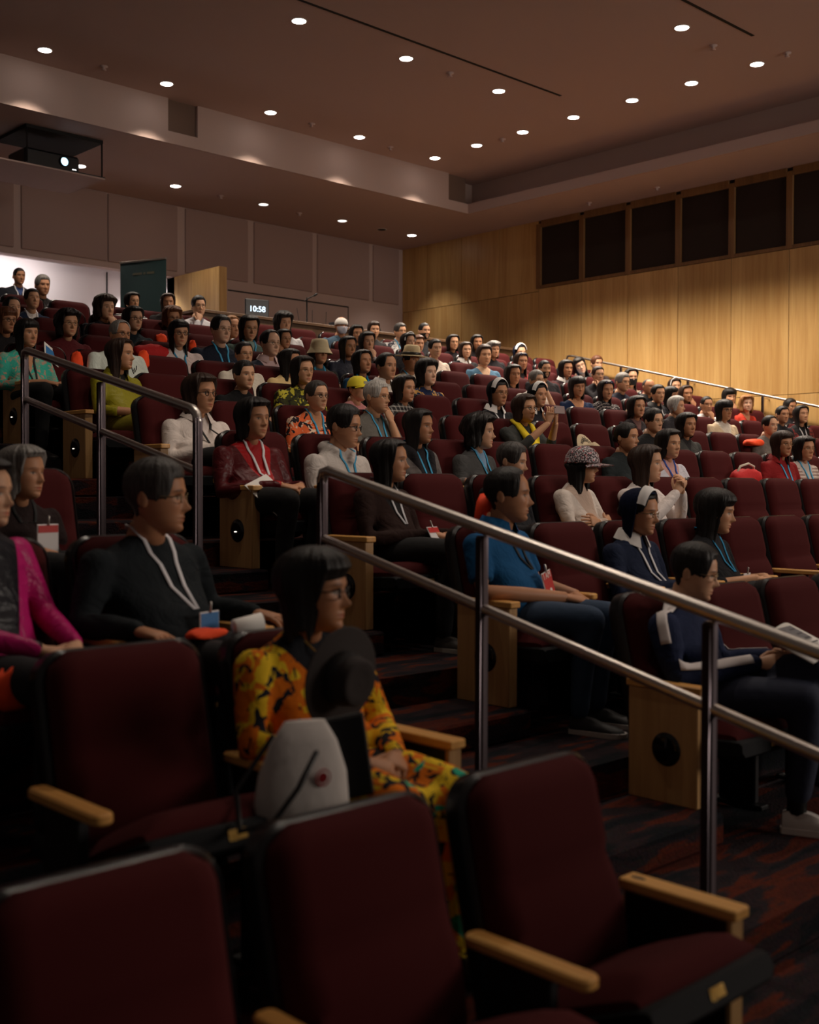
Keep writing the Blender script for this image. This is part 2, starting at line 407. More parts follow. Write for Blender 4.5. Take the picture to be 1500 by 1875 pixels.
for (x, y), l in zip(((13.22, 8.27), (13.25, 14.45), (7.92, 14.39), (11.48, 11.31), (11.51, 14.38), (14.26, 12.84), (14.14, 7.74)), lab):
    tag(obj('smoke_detector', spr, None, (x, y, ZU)), 'small brown ceiling detector '+l, 'detector', 'ceiling detectors')
for (x, y), l in zip(((13.34, 17.03), (11.57, 16.97), (16.53, 11.4), (16.55, 12.84)), ('between the dim soffit downlights', 'left of the dim soffit downlights', 'above the maple wall windows', 'at the start of the maple wall windows')):
    tag(obj('smoke_detector', spr, None, (x, y, ZS)), 'small soffit detector '+l, 'detector', 'ceiling detectors')

# ------------------------------------------------------------------ projector lift
pl = empty('projector_lift', (7.9, 15.95, ZS)); tag(pl, 'lowered projector lift with black frame hanging under the rear soffit', 'projector lift')
q = MB(); q.box(-.58, .60, -.48, .52, -.05, -.005); q.build('hatch', M_SLOT, pl)
for x in (-.56, .59):
    for y in (-.46, .5): MB().tube([(x, y, -.03), (x, y, -.52)], .012, 6).build('rod', M_BLACK, pl)
fr = MB(); fr.box(-.6, .62, -.5, -.47, -.56, -.535); fr.box(-.6, .62, .48, .51, -.56, -.535); fr.build('lower_frame', M_BLACK, pl)
MB().box(-1.0, .60, -.54, .60, -.585, -.562, .004).build('ceiling_panel', M_CEIL, pl)
pj = empty('projector', (7.78, 15.85, ZS-.53)); tag(pj, 'black projector with glowing blue lens sitting on the ceiling lift', 'projector')
MB().box(-.42, .42, -.25, .3, .01, .25, .03).build('body', M_BLACK, pj)
M_ = Matrix.Translation((.17, -.25, .14)) @ Matrix.Rotation(PI/2, 4, 'X')
MB().lathe([(.065, -.02), (.075, .03), (.06, .035), (.055, .01)], 20, M=M_, cap=False).build('lens_ring', M_DARK, pj, True)
MB().lathe([(.056, .012), (.03, .026), (.004, .03)], 20, M=M_).build('lens', simple('projector_beam', (.5, .8, 1), .2, emit=5, ecol=(.35, .75, 1)), pj, True)
MB().box(.30, .36, -.255, -.25, .05, .06).build('status_light', simple('status', (.9, .9, .9), .4, emit=1.5), pj)

# ------------------------------------------------------------------ hand rails
def rail(name, X, pts_y, z_of, label, ystart, yend, top_bend, bot_bend, foot):
    r = empty(name, (X, ystart, z_of(ystart)-.9)); tag(r, label, 'handrail')
    L = lambda y, dz=0: (0, y-ystart, z_of(y)+dz-(z_of(ystart)-.9))
    def bend(y, s, dz0):
        return [L(y-s*.10), L(y-s*.045), (0, y-s*.008-ystart, L(y)[2]-.018*1), (0, y-ystart, L(y)[2]-.055)]
    path = []
    if bot_bend: path += bend(ystart, -1, 0)[::-1]
    else: path += [L(ystart)]
    path += [L(ystart+(yend-ystart)*t) for t in (.2, .5, .8)]
    if top_bend: path += bend(yend, 1, 0)
    else: path += [L(yend)]
    MB().tube(path, .025, 12).build('top_rail', M_STEEL, r, True)
    MB().tube([L(ystart, -.31), L((ystart+yend)/2, -.31), L(yend, -.31)], .021, 10).build('mid_rail', M_STEEL, r, True)
    for y in pts_y:
        z1 = L(y)[2]-.03; z0 = foot(y)-(z_of(ystart)-.9)
        MB().box(-.022, .022, y-ystart-.022, y-ystart+.022, z0, z1, .009).build('post', M_POST, r, True)
        MB().lathe([(.05, 0), (.05, .006), (.03, .01)], 16, (0, y-ystart, z0)).build('base_flange', M_STEEL, r, True)
    return r
def afoot(y):
    for k in range(10, -5, -1):
        if y >= Yk(k)-.42: return Zf(k)+.126 if y < Yk(k)+.043 else Zf(k+1)
        if y >= Yk(k)-.95: return Zf(k)
    return 0.0
zr1 = lambda y: .083+.2445*(y-4.046)+ZC
zr2 = lambda y: .388+.2425*(y-5.048)+ZC
rail('handrail', 3.3, (1.07, 2.06, 3.07, 4.046), zr1, 'lower steel aisle handrail running down beside the foreground seats', .3, 4.046, True, False, afoot)
rail('handrail', 3.3, (5.048, 6.04, 7.011), zr2, 'upper steel aisle handrail at the left with curved ends', 5.048, 7.011, True, True, afoot)
zw = lambda y: 2.43+.2413*(y-13.5)+ZC
rw = empty('handrail', (16.8, 13.5, Zf(10))); tag(rw, 'steel handrail climbing along the maple wall', 'handrail')
zz = lambda y: zw(y)-Zf(10)
MB().tube([(0, 0, zz(13.5)-.28), (0, .03, zz(13.5)-.10), (0, .0, zz(13.5)-.02), (0, -.10, zz(13.4))]+[(0, y-13.5, zz(y)) for y in (12.5, 10, 8, 5.5, 3)], .021, 10).build('top_rail', M_STEEL, rw, True)
for y in (12.31, 10.94, 9.56, 8.19, 6.81, 5.4):
    MB().box(-.02, .02, y-13.52, y-13.48, afoot(y)-Zf(10), zz(y)-.015, .008).build('post', M_POST, rw, True)
    MB().box(0.0, .2, y-13.51, y-13.49, zz(y)-.06, zz(y)-.04).build('wall_bracket', M_STEEL, rw)

# ------------------------------------------------------------------ seats
def pad_mesh(name, w, h, t, rad, bulge, crease=None, mt=None, n=14, m=16):
    """upright cushion: width along x, height along z, front at -y, rounded top corners"""
    mb = MB()
    us = np.linspace(-1, 1, n); vs_ = np.linspace(0, 1, m)
    def half(z):                       # half width at height z with round top corners
        d = z-(h-rad)
        return w/2 if d <= 0 else w/2-rad+math.sqrt(max(rad*rad-d*d, 0.0))
    zs = [h*v for v in vs_]; zs[-1] = h-.0005
    Fg = []; Bg = []
    for z in zs:
        hw = half(z); v = z/h
        e = min(1, (h-z)/.05, z/.04+.2)
        row = []; rb = []
        for u in us:
            ed = min(1.0, (1-abs(u))*hw/.035)
            y = -t*(.35+.65*math.sqrt(max(min(ed, e), 0)))-bulge*(1-u*u)*math.sin(PI*min(max(v, .02), .98))**.6
            if crease and z < crease: y -= .020*math.sin(PI*z/crease)**.7*min(1, ed)
            if crease: y += .020*math.exp(-((z-crease)/.018)**2)*(ed ** .5)
            row.append((u*hw, y, z)); rb.append((u*hw, 0, z))
        Fg.append(row); Bg.append(rb)
    mb.grid(Fg)
    mb.grid([r[::-1] for r in Bg])
    for s in (0, -1):
        mb.grid([[Bg[i][s], Fg[i][s]] if s == 0 else [Fg[i][s], Bg[i][s]] for i in range(m)])
    mb.grid([Fg[-1], Bg[-1]]); mb.grid([Bg[0], Fg[0]])
    me = mb.mesh(name); 
    bm = bmesh.new(); bm.from_mesh(me); bmesh.ops.remove_doubles(bm, verts=bm.verts, dist=.0004); bm.to_mesh(me); bm.free()
    autosmooth(me, 50); me.materials.append(mt); return me
REC = math.radians(13)
BACK_H = .575
back_me = pad_mesh('backrest', .485, BACK_H-.012, .055, .075, .022, .285, M_VELVET)
# black shell: rim around the cushion and the rear skin
def shell_mesh():
    mb = MB(); h = BACK_H; w = .53; rad = .09
    def outline(w, h, rad, z0):
        p = [(-w/2, z0)]
        for i in range(9):
            a = PI-i*PI/2/8; p.append((-w/2+rad+rad*math.cos(a), h-rad+rad*math.sin(a)))
        for i in range(9):
            a = PI/2-i*PI/2/8; p.append((w/2-rad+rad*math.cos(a), h-rad+rad*math.sin(a)))
        p.append((w/2, z0)); return p
    o1 = outline(w, h, rad, -.10); o2 = outline(w-.02, h-.01, rad, -.10); o3 = outline(w-.05, h-.022, rad-.01, -.10)
    prof = [(o3, -.012), (o3, -.03), (o2, -.042), (o1, -.030), (o1, .015), (o2, .03), (o3, .034)]
    G = [[(x, y, z) for x, z in o] for o, y in prof]
    mb.grid(G, True, 0, True, True)
    me = mb.mesh('shell'); autosmooth(me, 40); me.materials.append(M_BLACK); return me
shell_me = shell_mesh()
def cushion_mesh():
    mb = MB(); n = 12; G = []
    for i, (y, zt) in enumerate(((0, .02), (-.02, .045), (-.10, .058), (-.22, .066), (-.33, .066), (-.40, .056), (-.425, .03), (-.43, .005))):
        row = []
        for u in np.linspace(-1, 1, n):
            e = math.sqrt(max(0, 1-abs(u)**6))
            row.append((u*.235, y+ (0.012*(u*u) if y < -.3 else 0), zt*(.25+.75*e)))
        G.append(row)
    mb.grid(G)
    mb.grid([[ (p[0], p[1], -.005) for p in G[i]][::-1] for i in range(len(G))])
    mb.grid([[G[i][0], (G[i][0][0], G[i][0][1], -.005)] for i in range(len(G))]); mb.grid([[(G[i][-1][0], G[i][-1][1], -.005), G[i][-1]] for i in range(len(G))])
    mb.grid([[(p[0], p[1], -.005) for p in G[-1]], G[-1]][::-1])
    me = mb.mesh('seat_cushion'); autosmooth(me, 60); me.materials.append(M_VELVET); return me
cush_me = cushion_mesh()
def pan_mesh():
    mb = MB(); G = []
    for y, zt, zb in ((.0, -.004, -.05), (-.2, -.004, -.075), (-.40, -.004, -.085), (-.432, -.006, -.08), (-.447, -.016, -.07)):
        G.append([(-.245, y, zb+.02), (-.245, y, zt-.008), (-.236, y, zt), (.236, y, zt), (.245, y, zt-.008), (.245, y, zb+.02), (.225, y, zb), (-.225, y, zb)])
    mb.grid(G, True, 0, True, True); me = mb.mesh('seat_pan'); autosmooth(me, 40); me.materials.append(simple('matte_black', S(20, 21, 24), .75, spec=.2)); return me
pan_me = pan_mesh()
def slab_mesh(name, w, y0, y1, z0, z1, r, mt, bev=.008):
    pts = []
    for cx, cy, a0 in ((w/2-r, y1-r, 0), (-w/2+r, y1-r, PI/2), (-w/2+r, y0+r, PI), (w/2-r, y0+r, 1.5*PI)):
        for i in range(5): a = a0+i*PI/8; pts.append((cx+r*math.cos(a), cy+r*math.sin(a), cx, cy))
    def ring(ins, z): return [(p[2]+(p[0]-p[2])*(1-ins/r), p[3]+(p[1]-p[3])*(1-ins/r), z) for p in pts]
    G = [ring(bev, z0), ring(0, z0+bev), ring(0, z1-bev), ring(bev, z1)]
    me = MB().grid(G, True, 0, True, True).mesh(name); autosmooth(me, 40); me.materials.append(mt); return me
arm_me = slab_mesh('armrest', .058, -.35, .02, .585, .615, .022, M_ARMW, .006)
std_mb = MB(); std_mb.box(-.018, .018, -.24, -.06, .02, .585, .006); std_mb.box(-.03, .03, -.28, -.02, 0, .02, .004)
std_me = std_mb.mesh('standard'); autosmooth(std_me, 40); std_me.materials.append(M_DARK)
plate_me = MB().box(-.028, .028, -.4520, -.4475, -.055, -.028, .002).mesh('number_plate'); plate_me.materials.append(M_BRASS)
mark_me = MB().box(-.012, .012, -.4530, -.4518, -.05, -.033).mesh('engraving'); mark_me.materials.append(simple('engraved', S(90, 66, 26), .5))
# end panel: maple face to the aisle, black inner face
def endpanel_mesh(s):
    mb = MB(); mb.box(-.03, .03, -.33, .0, .126, .583, .004, 0)
    xi = .031*s; mb.box(min(xi, xi+.003*s), max(xi, xi+.003*s), -.318, -.012, .13, .58, 0, 1)
    me = mb.mesh('end_panel'); autosmooth(me, 40); me.materials.append(M_SEATW); me.materials.append(M_BLACK); return me
end_me = {1: endpanel_mesh(1), -1: endpanel_mesh(-1)}
cap_me = slab_mesh('panel_cap', .07, -.345, .012, .583, .612, .008, M_ARMW, .004)
def disc_mesh(s):
    R_ = Matrix.Translation((-.03*s, -.185, .345)) @ Matrix.Rotation(-PI/2*s, 4, 'Y')
    me = MB().lathe([(.001, .012), (.045, .010), (.066, .004), (.070, -.002)], 28, M=R_, cap=False).mesh('aisle_light'); autosmooth(me, 60)
    me.materials.append(simple('gloss_black', S(12, 12, 14), .12)); return me
disc_me = {1: disc_mesh(1), -1: disc_mesh(-1)}
def glint(s):
    me = MB().box(-.045*s-.003, -.045*s+.003, -.195, -.177, .337, .342, .001).mesh('glow'); me.materials.append(simple('aisle_led', (1, .9, .75), .3, emit=2.5, ecol=(1, .86, .7))); return me
glint_me = glint(1)
mplate_me = MB().lathe([(.001, .0012), (.010, .0012), (.011, 0)], 20, (0, 0, 0)).mesh('maker_plate'); mplate_me.transform(Matrix.Translation((0, -.03, .612)) @ Matrix.Scale(2.2, 4, (0, 1, 0))); mplate_me.materials.append(simple('engraved', S(90, 66, 26), .5))
SEATS = []
def seat(X, k, side, endp=0, lit=False, detail=True, tilt=0.0, sec='right'):
    r = empty('auditorium_seat', (X, Yk(k), Zf(k)))
    b = obj('backrest', back_me, r, (0, -.012, .395), (-REC, 0, 0))
    obj('shell', shell_me, r, (0, .015, .385), (-REC, 0, 0))
    c = obj('seat_cushion', cush_me, r, (0, -.035, .385), (-tilt, 0, 0))
    p = obj('seat_pan', pan_me, r, (0, -.035, .385), (-tilt, 0, 0))
    if detail:
        n = obj('number_plate', plate_me, p); 
    half = .2925 if sec == 'right' else .305
    for s in ((-1, 1) if endp else (side,)):
        if endp == s and endp:
            e = obj('end_panel', end_me[-s], r, (s*half, 0, 0))
            obj('panel_cap', cap_me, e)
            if s == 1: obj('maker_plate', mplate_me, e)
            if True:
                d = obj('aisle_light', disc_me[-s], e)
                if lit: obj('glow', glint_me, e)
        else:
            obj('armrest', arm_me, r, (s*half, 0, 0)); obj('standard', std_me, r, (s*half, 0, 0))
    SEATS.append([r, X, k, sec]); return r
for k in range(0, 11):
    for s in range(20):
        X = 4.0+.2925+.585*s
        u = proj((X, Yk(k), Zf(k)+.9))[0]
        if u < -60 or u > 1720: continue
        seat(X, k, 1, -1 if s == 0 else 0, k in (3, 5, 6), k < 5, math.radians(4), 'right')
for k in range(-1, 3):
    for s in range(4):
        X = 2.60-.305-.61*s
        u = proj((X, Yk(k), Zf(k)+.9))[0]
        if u < -140: continue
        seat(X, k, -1, 1 if s == 0 else 0, False, True, math.radians(24 if (k == -1 or (k == 0 and s > 0)) else 4), 'left')
# ------------------------------------------------------------------ people: heads, hair, bodies
def _smooth_tab(zt, vt):
    z = np.linspace(-.12, .12, 241); v = np.interp(z, zt, vt)
    ker = np.hanning(23); ker /= ker.sum()
    vp = np.concatenate([np.full(11, v[0]), v, np.full(11, v[-1])])
    s_ = np.convolve(vp, ker, 'valid'); e = np.clip((.12-np.abs(z))/.02, 0, 1)
    return z, v*(1-e)+s_*e
_Z = [-.12, -.112, -.098, -.075, -.045, -.01, .03, .065, .092, .108, .116, .12]
TW = _smooth_tab(_Z, [.004, .028, .045, .060, .070, .0755, .077, .071, .056, .037, .022, .002])
TF = _smooth_tab(_Z, [.056, .078, .086, .088, .089, .091, .095, .089, .070, .046, .027, .002])
TB = _smooth_tab(_Z, [-.030, -.010, .012, .040, .068, .089, .100, .096, .077, .051, .031, .002])
def skull(a, z):
    z = np.clip(z, -.1199, .1199)
    w_ = np.interp(z, *TW); f_ = np.interp(z, *TF); b_ = np.interp(z, *TB)
    ca, sa = np.cos(a), np.sin(a)
    x = w_*np.sign(sa)*np.abs(sa)**.88
    y = np.where(ca > 0, -f_*np.abs(ca)**.92, b_*np.abs(ca)**.92)
    return x, y
def head_mesh(mb, nc, nr, Mh, c, s, brow=1.0, fem=True, closed=False):
    n1 = int(nr*.13); n3 = int(nr*.2); n2 = nr-n1-n3
    z = np.concatenate([-.12+.03*np.sin(np.linspace(.03, PI/2, n1, endpoint=False))**2, np.linspace(-.09, .035, n2, endpoint=False), .035+.0848*np.sin(np.linspace(0, PI/2, n3))])
    q = np.linspace(-1, 1, nc, endpoint=False); a = np.sign(q)*np.abs(q)**1.8*PI
    A, Zg = np.meshgrid(a, z)
    X, Y = skull(A, Zg)
    fr = np.clip(np.cos(A)*2.2, 0, 1)
    ga = lambda x0, z0, sx, sz: np.exp(-((X-x0)/sx)**2-((Zg-z0)/sz)**2)
    d = np.zeros_like(X)
    d += .021*ga(0, -.034, .011, .013)+.012*ga(0, -.016, .009, .022)+.007*(ga(.011, -.038, .007, .008)+ga(-.011, -.038, .007, .008))
    for sg in (-1, 1):
        d += -.0115*ga(sg*.031, .004, .017, .011)+.0045*ga(sg*.031, .001, .011, .006)+.004*ga(sg*.03, .024, .02, .007)+.004*ga(sg*.043, -.028, .018, .017)
    d += .006*ga(0, -.063, .020, .006)+.0055*ga(0, -.074, .017, .006)-.003*ga(0, -.0685, .022, .0025)-.003*ga(0, -.086, .02, .005)+.006*ga(0, -.104, .016, .012)
    Y = Y-d*fr
    C = np.ones(X.shape+(3,))
    def paint(mask, col): C[:] = C*(1-mask[..., None])+mask[..., None]*np.array(col)
    ff = (np.cos(A) > .25)*1.0
    sgm = lambda v: 1/(1+np.exp(-np.clip(v, -30, 30)))
    lips = np.clip(ga(0, -.0685, .021, .0085)*1.6-.35, 0, 1)*ff
    paint(lips, (.92, .52, .50) if fem else (.85, .62, .58))
    paint(np.clip(ga(0, -.0685, .021, .0018), 0, 1)*.6*ff, (.35, .2, .2))
    paint(np.clip(ga(.042, -.03, .02, .016)+ga(-.042, -.03, .02, .016), 0, 1)*.25, (1.1, .82, .78))
    for sg in (-1, 1):
        dx = (X-sg*.031)/.0155; cv = np.clip(1-dx*dx, 0, 1)
        bz = .0225+.004*np.clip(1-((X-sg*.028)/.022)**2, -1, 1)
        paint(np.clip(np.exp(-((X-sg*.031)/.021)**4)*np.exp(-((Zg-bz)/.0036)**2)*.95*brow, 0, 1)*ff, (.14, .10, .09))
        paint(np.clip(np.exp(-((Zg-.003)/.010)**2)*np.exp(-(dx*.85)**2), 0, 1)*.35*ff, (.6, .5, .48))
        if closed:
            paint(np.exp(-((Zg+.001)/.002)**2)*cv**.5*ff, (.2, .15, .14))
        else:
            op = (Zg > .001-.0055*cv)*(Zg < .001+.0058*cv)*(cv > 0)*ff
            paint(op*1.0, (1.05, 1.45, 1.8))
            paint(np.exp(-((X-sg*.031)/.0055)**4-((Zg-.002)/.0065)**4)*ff, (.07, .06, .06))
            paint(np.exp(-((Zg-(.001+.0062*cv))/.0022)**2)*(cv > 0)*ff*.9, (.12, .1, .1))
    G = np.stack([X, Y, Zg], -1)
    G = (G.reshape(-1, 3)*s@Mh.T+c).reshape(G.shape)
    mb.grid(G, True, 0, True, True, C)
    for sg in (-1, 1):                     # ears
        E_ = []
        for i, (r_, dx) in enumerate(((.3, .004), (.9, .001), (1, .007), (.8, .012), (.3, .011))):
            E_.append([(sg*(.070+dx), .014+r_*.017*math.cos(2*PI*j/10)+.004*i, -.006+r_*.031*math.sin(2*PI*j/10)*(1.1 if math.sin(2*PI*j/10) > 0 else .9)) for j in range(10)])
        E_ = np.array(E_); E_ = (E_.reshape(-1, 3)*s@Mh.T+c).reshape(E_.shape)
        mb.grid(E_, True, 0, True, True, np.full(E_.shape, .92))

HT = {  # hairline z, face half angle, transition end, side z, back z, thickness side/top, extra
 'short':  dict(zh=.078, a0=34, a1=56, zs=-.002, zb=-.070, th=.011, top=.020),
 'crew':   dict(zh=.076, a0=36, a1=55, zs=.012, zb=-.045, th=.005, top=.010),
 'bald':   dict(zh=.118, a0=72, a1=95, zs=-.002, zb=-.065, th=.008, top=.001),
 'recede': dict(zh=.100, a0=42, a1=60, zs=.000, zb=-.068, th=.011, top=.014),
 'bob':    dict(zh=.084, a0=46, a1=78, zs=-.110, zb=-.135, th=.034, top=.018),
 'shortf': dict(zh=.076, a0=44, a1=80, zs=-.045, zb=-.095, th=.022, top=.026),
 'long':   dict(zh=.088, a0=46, a1=82, zs=-.20, zb=-.28, th=.030, top=.015),
 'bangs':  dict(zh=.040, a0=50, a1=76, zs=-.120, zb=-.15, th=.028, top=.020),
 'blong':  dict(zh=.050, a0=48, a1=78, zs=-.22, zb=-.28, th=.026, top=.018),
 'tied':   dict(zh=.082, a0=40, a1=64, zs=.000, zb=-.060, th=.012, top=.012),
 'curly':  dict(zh=.070, a0=44, a1=76, zs=-.100, zb=-.13, th=.040, top=.034),
 'puff':   dict(zh=.074, a0=40, a1=80, zs=-.105, zb=-.13, th=.034, top=.042),
 'veil':   dict(zh=.112, a0=74, a1=98, zs=-.20, zb=-.30, th=.020, top=.016),
}
def hair_mesh(mb, typ, Mh, c, s, na=44, nr=20, seed=0, mi=0, flat=False):
    p = HT[typ]; r = np.random.default_rng(seed)
    a = np.linspace(-PI, PI, na, endpoint=False)
    da = np.degrees(np.abs(a)); sm = np.clip((da-p['a0'])/(p['a1']-p['a0']), 0, 1); sm = sm*sm*(3-2*sm)
    bk = np.clip((da-95)/50, 0, 1)
    part = .010*np.sin(a*1.0+r.uniform(-1, 1)) if typ not in ('veil',) else 0
    zb = p['zh']*(1-sm)+sm*(p['zs']*(1-bk)+p['zb']*bk)+part*(1-sm)
    ph = r.uniform(0, 6, 4)
    zb = zb+sm*(.012*np.sin(9*a+ph[1])+.009*np.sin(21*a+ph[2])+.008*np.sin(37*a+ph[3]))*(1 if p['zs'] < -.04 and typ != 'veil' else .25)
    wav = 1+.10*np.sin(7*a+ph[0])+.08*np.sin(17*a+ph[1])+.05*np.sin(29*a+ph[2])+.06*np.sin(43*a+ph[3])
    if typ == 'veil': wav = 1+.05*np.sin(5*a+ph[0])
    G = []
    ztop = .12+p['top']*(0.1 if flat else 1)
    for i in range(nr+1):
        t = min(i/(nr-1), 1.0)
        phb = np.where(zb >= 0, np.arccos(np.clip(zb/ztop, -1, 1)), PI/2+(-np.minimum(zb, 0))/.12)
        phi = t*phb+.02
        up_ = phi <= PI/2
        z = np.where(up_, ztop*np.cos(phi), -(phi-PI/2)*.12)
        zs_ = np.where(up_, .119*np.cos(phi), z)
        low = np.clip(-z/.12, 0, 3)
        x, y = skull(a, np.where(up_, zs_, np.maximum(z, -.03*np.ones_like(z))))
        fb = np.clip(-np.cos(a), 0, 1)
        shr = 1-(.13+.10*fb)*np.clip(low, 0, 1)+.14*np.clip(low-1, 0, 1)
        if typ in ('short', 'crew', 'tied', 'bald', 'recede', 'shortf'): shr = 1-(.30*fb+.02)*np.clip(low, 0, 1)
        th = (1.05*p['th']*np.sin(np.minimum(phi, PI/2))**.7+p['top']*.2*np.cos(np.minimum(phi, PI/2)))*wav
        if typ == 'curly': th = th*(1+.22*np.sin(8*a+7*t+ph[3])*np.sin(14*t+3*a))
        if typ != 'veil':
            th = th*np.where(da < p['a1'], np.clip((1-t)*4.5+.06, 0, 1), 1)
            wz = np.clip((.10-z)/.10, 0, 1); th = th*(1-wz*(1-np.clip((da-p['a1'])/32+.15, .08, 1)))
        if typ in ('short', 'crew', 'bald', 'recede', 'tied', 'shortf'): th = th*np.where(da >= p['a1'], np.clip((1-t)*2.6+.12, 0, 1), 1)
        if flat: th = np.where(z > .015, th*.25, th)
        rr = np.sqrt(x*x+y*y)+1e-6
        k_ = (rr*shr+th)/rr
        if i == nr: k_ = k_*.86; z = z+.004
        G.append(np.stack([x*k_, y*k_, z], -1))
    G = np.array(G); G = (G.reshape(-1, 3)*s@Mh.T+c).reshape(G.shape)
    mb.grid(G[::-1], True, mi, False, True)
    def pt(x, y, z): return np.array([x, y, z])*s@Mh.T+c
    if typ == 'tied':
        mb.ell(pt(0, .105, .0), np.array([.036, .030, .036])*s, 12, 8, mi)

def cyl(v): return np.array(v, float)
def hand(mb, wr, d, nrm, side, s, curl=.5):
    d = cyl(d); d /= np.linalg.norm(d); nrm = cyl(nrm); nrm = nrm-d*(nrm@d); nrm /= np.linalg.norm(nrm)
    y = np.cross(nrm, d)*side
    P = lambda a, b, c_: wr+s*(d*a+y*b+nrm*c_)
    G = []
    for a, hw, ht in ((-.02, .024, .019), (.0, .027, .019), (.03, .036, .017), (.06, .041, .015), (.085, .040, .012), (.095, .034, .008)):
        G.append([P(a, hw*math.cos(2*PI*j/10)*1.0, ht*math.sin(2*PI*j/10)) for j in range(10)])
    if side < 0: G = [g_[::-1] for g_ in G]
    mb.grid(G, True, 0, True, True)
    for b0, L_, r_ in ((.030, .066, .0085), (.010, .074, .009), (-.011, .069, .0085), (-.030, .054, .0075)):
        pts = [P(.075, b0, 0)]; ang = .15; a_, c_ = .083, .0
        for seg, fr in enumerate((.45, .30, .25)):
            ang += curl*(.55, .8, .6)[seg]
            a_ += L_*fr*math.cos(ang); c_ -= L_*fr*math.sin(ang)
            pts.append(P(a_, b0*(1+.12*seg), c_))
        mb.tube(pts, [s*r_, s*r_, s*r_*.92, s*r_*.78], 6)
    mb.tube([P(.012, .026, -.004), P(.040, .052, -.012), P(.064, .058, -.020), P(.082, .054, -.026)], [s*.013, s*.0115, s*.0095, s*.0075], 6)

SKINS = {}
def skin(i):
    if i in SKINS: return SKINS[i]
    base = [S(214, 164, 130), S(206, 154, 118), S(196, 142, 107), S(184, 130, 95), S(224, 178, 148)][i]
    mt, nt, b = mk('skin')
    at = N(nt, 'ShaderNodeVertexColor', layer_name='tint'); mx = N(nt, 'ShaderNodeMix', data_type='RGBA', blend_type='MULTIPLY')
    mx.inputs[0].default_value = 1.0; mx.inputs[6].default_value = rgb(base)
    nt.links.new(at.outputs['Color'], mx.inputs[7]); nt.links.new(mx.outputs[2], b.inputs['Base Color'])
    b.inputs['Roughness'].default_value = .52; b.inputs['Specular IOR Level'].default_value = .4
    SKINS[i] = mt; return mt
HAIRS = {}
def hairmat(c):
    if c in HAIRS: return HAIRS[c]
    base = dict(k=S(22, 18, 17), b=S(48, 32, 24), r=S(92, 54, 32), g=S(120, 116, 112), w=S(176, 172, 166), s=S(62, 58, 56), y=S(150, 104, 62), v=S(16, 17, 22), n=S(20, 26, 48))[c]
    mt, nt, b = mk('hair')
    tc = N(nt, 'ShaderNodeTexCoord'); mp = N(nt, 'ShaderNodeMapping'); mp.inputs['Scale'].default_value = (90, 90, 7)
    n = N(nt, 'ShaderNodeTexNoise'); n.inputs['Scale'].default_value = 1.6; n.inputs['Detail'].default_value = 4
    nt.links.new(tc.outputs['Object'], mp.inputs[0]); nt.links.new(mp.outputs[0], n.inputs['Vector'])
    cr = N(nt, 'ShaderNodeValToRGB'); cr.color_ramp.elements[0].color = rgb(tuple(x*.55 for x in base)); cr.color_ramp.elements[1].color = rgb(tuple(min(1, x*1.5) for x in base))
    cr.color_ramp.elements[0].position = .3; cr.color_ramp.elements[1].position = .7
    nt.links.new(n.outputs['Fac'], cr.inputs[0]); nt.links.new(cr.outputs[0], b.inputs['Base Color'])
    bp = N(nt, 'ShaderNodeBump'); bp.inputs['Strength'].default_value = .5 if c not in 'vn' else .1; bp.inputs['Distance'].default_value = .006
    nt.links.new(n.outputs['Fac'], bp.inputs['Height']); nt.links.new(bp.outputs[0], b.inputs['Normal'])
    b.inputs['Roughness'].default_value = .5 if c not in 'vn' else .85; b.inputs['Specular IOR Level'].default_value = .35 if c not in 'vn' else .1
    HAIRS[c] = mt; return mt

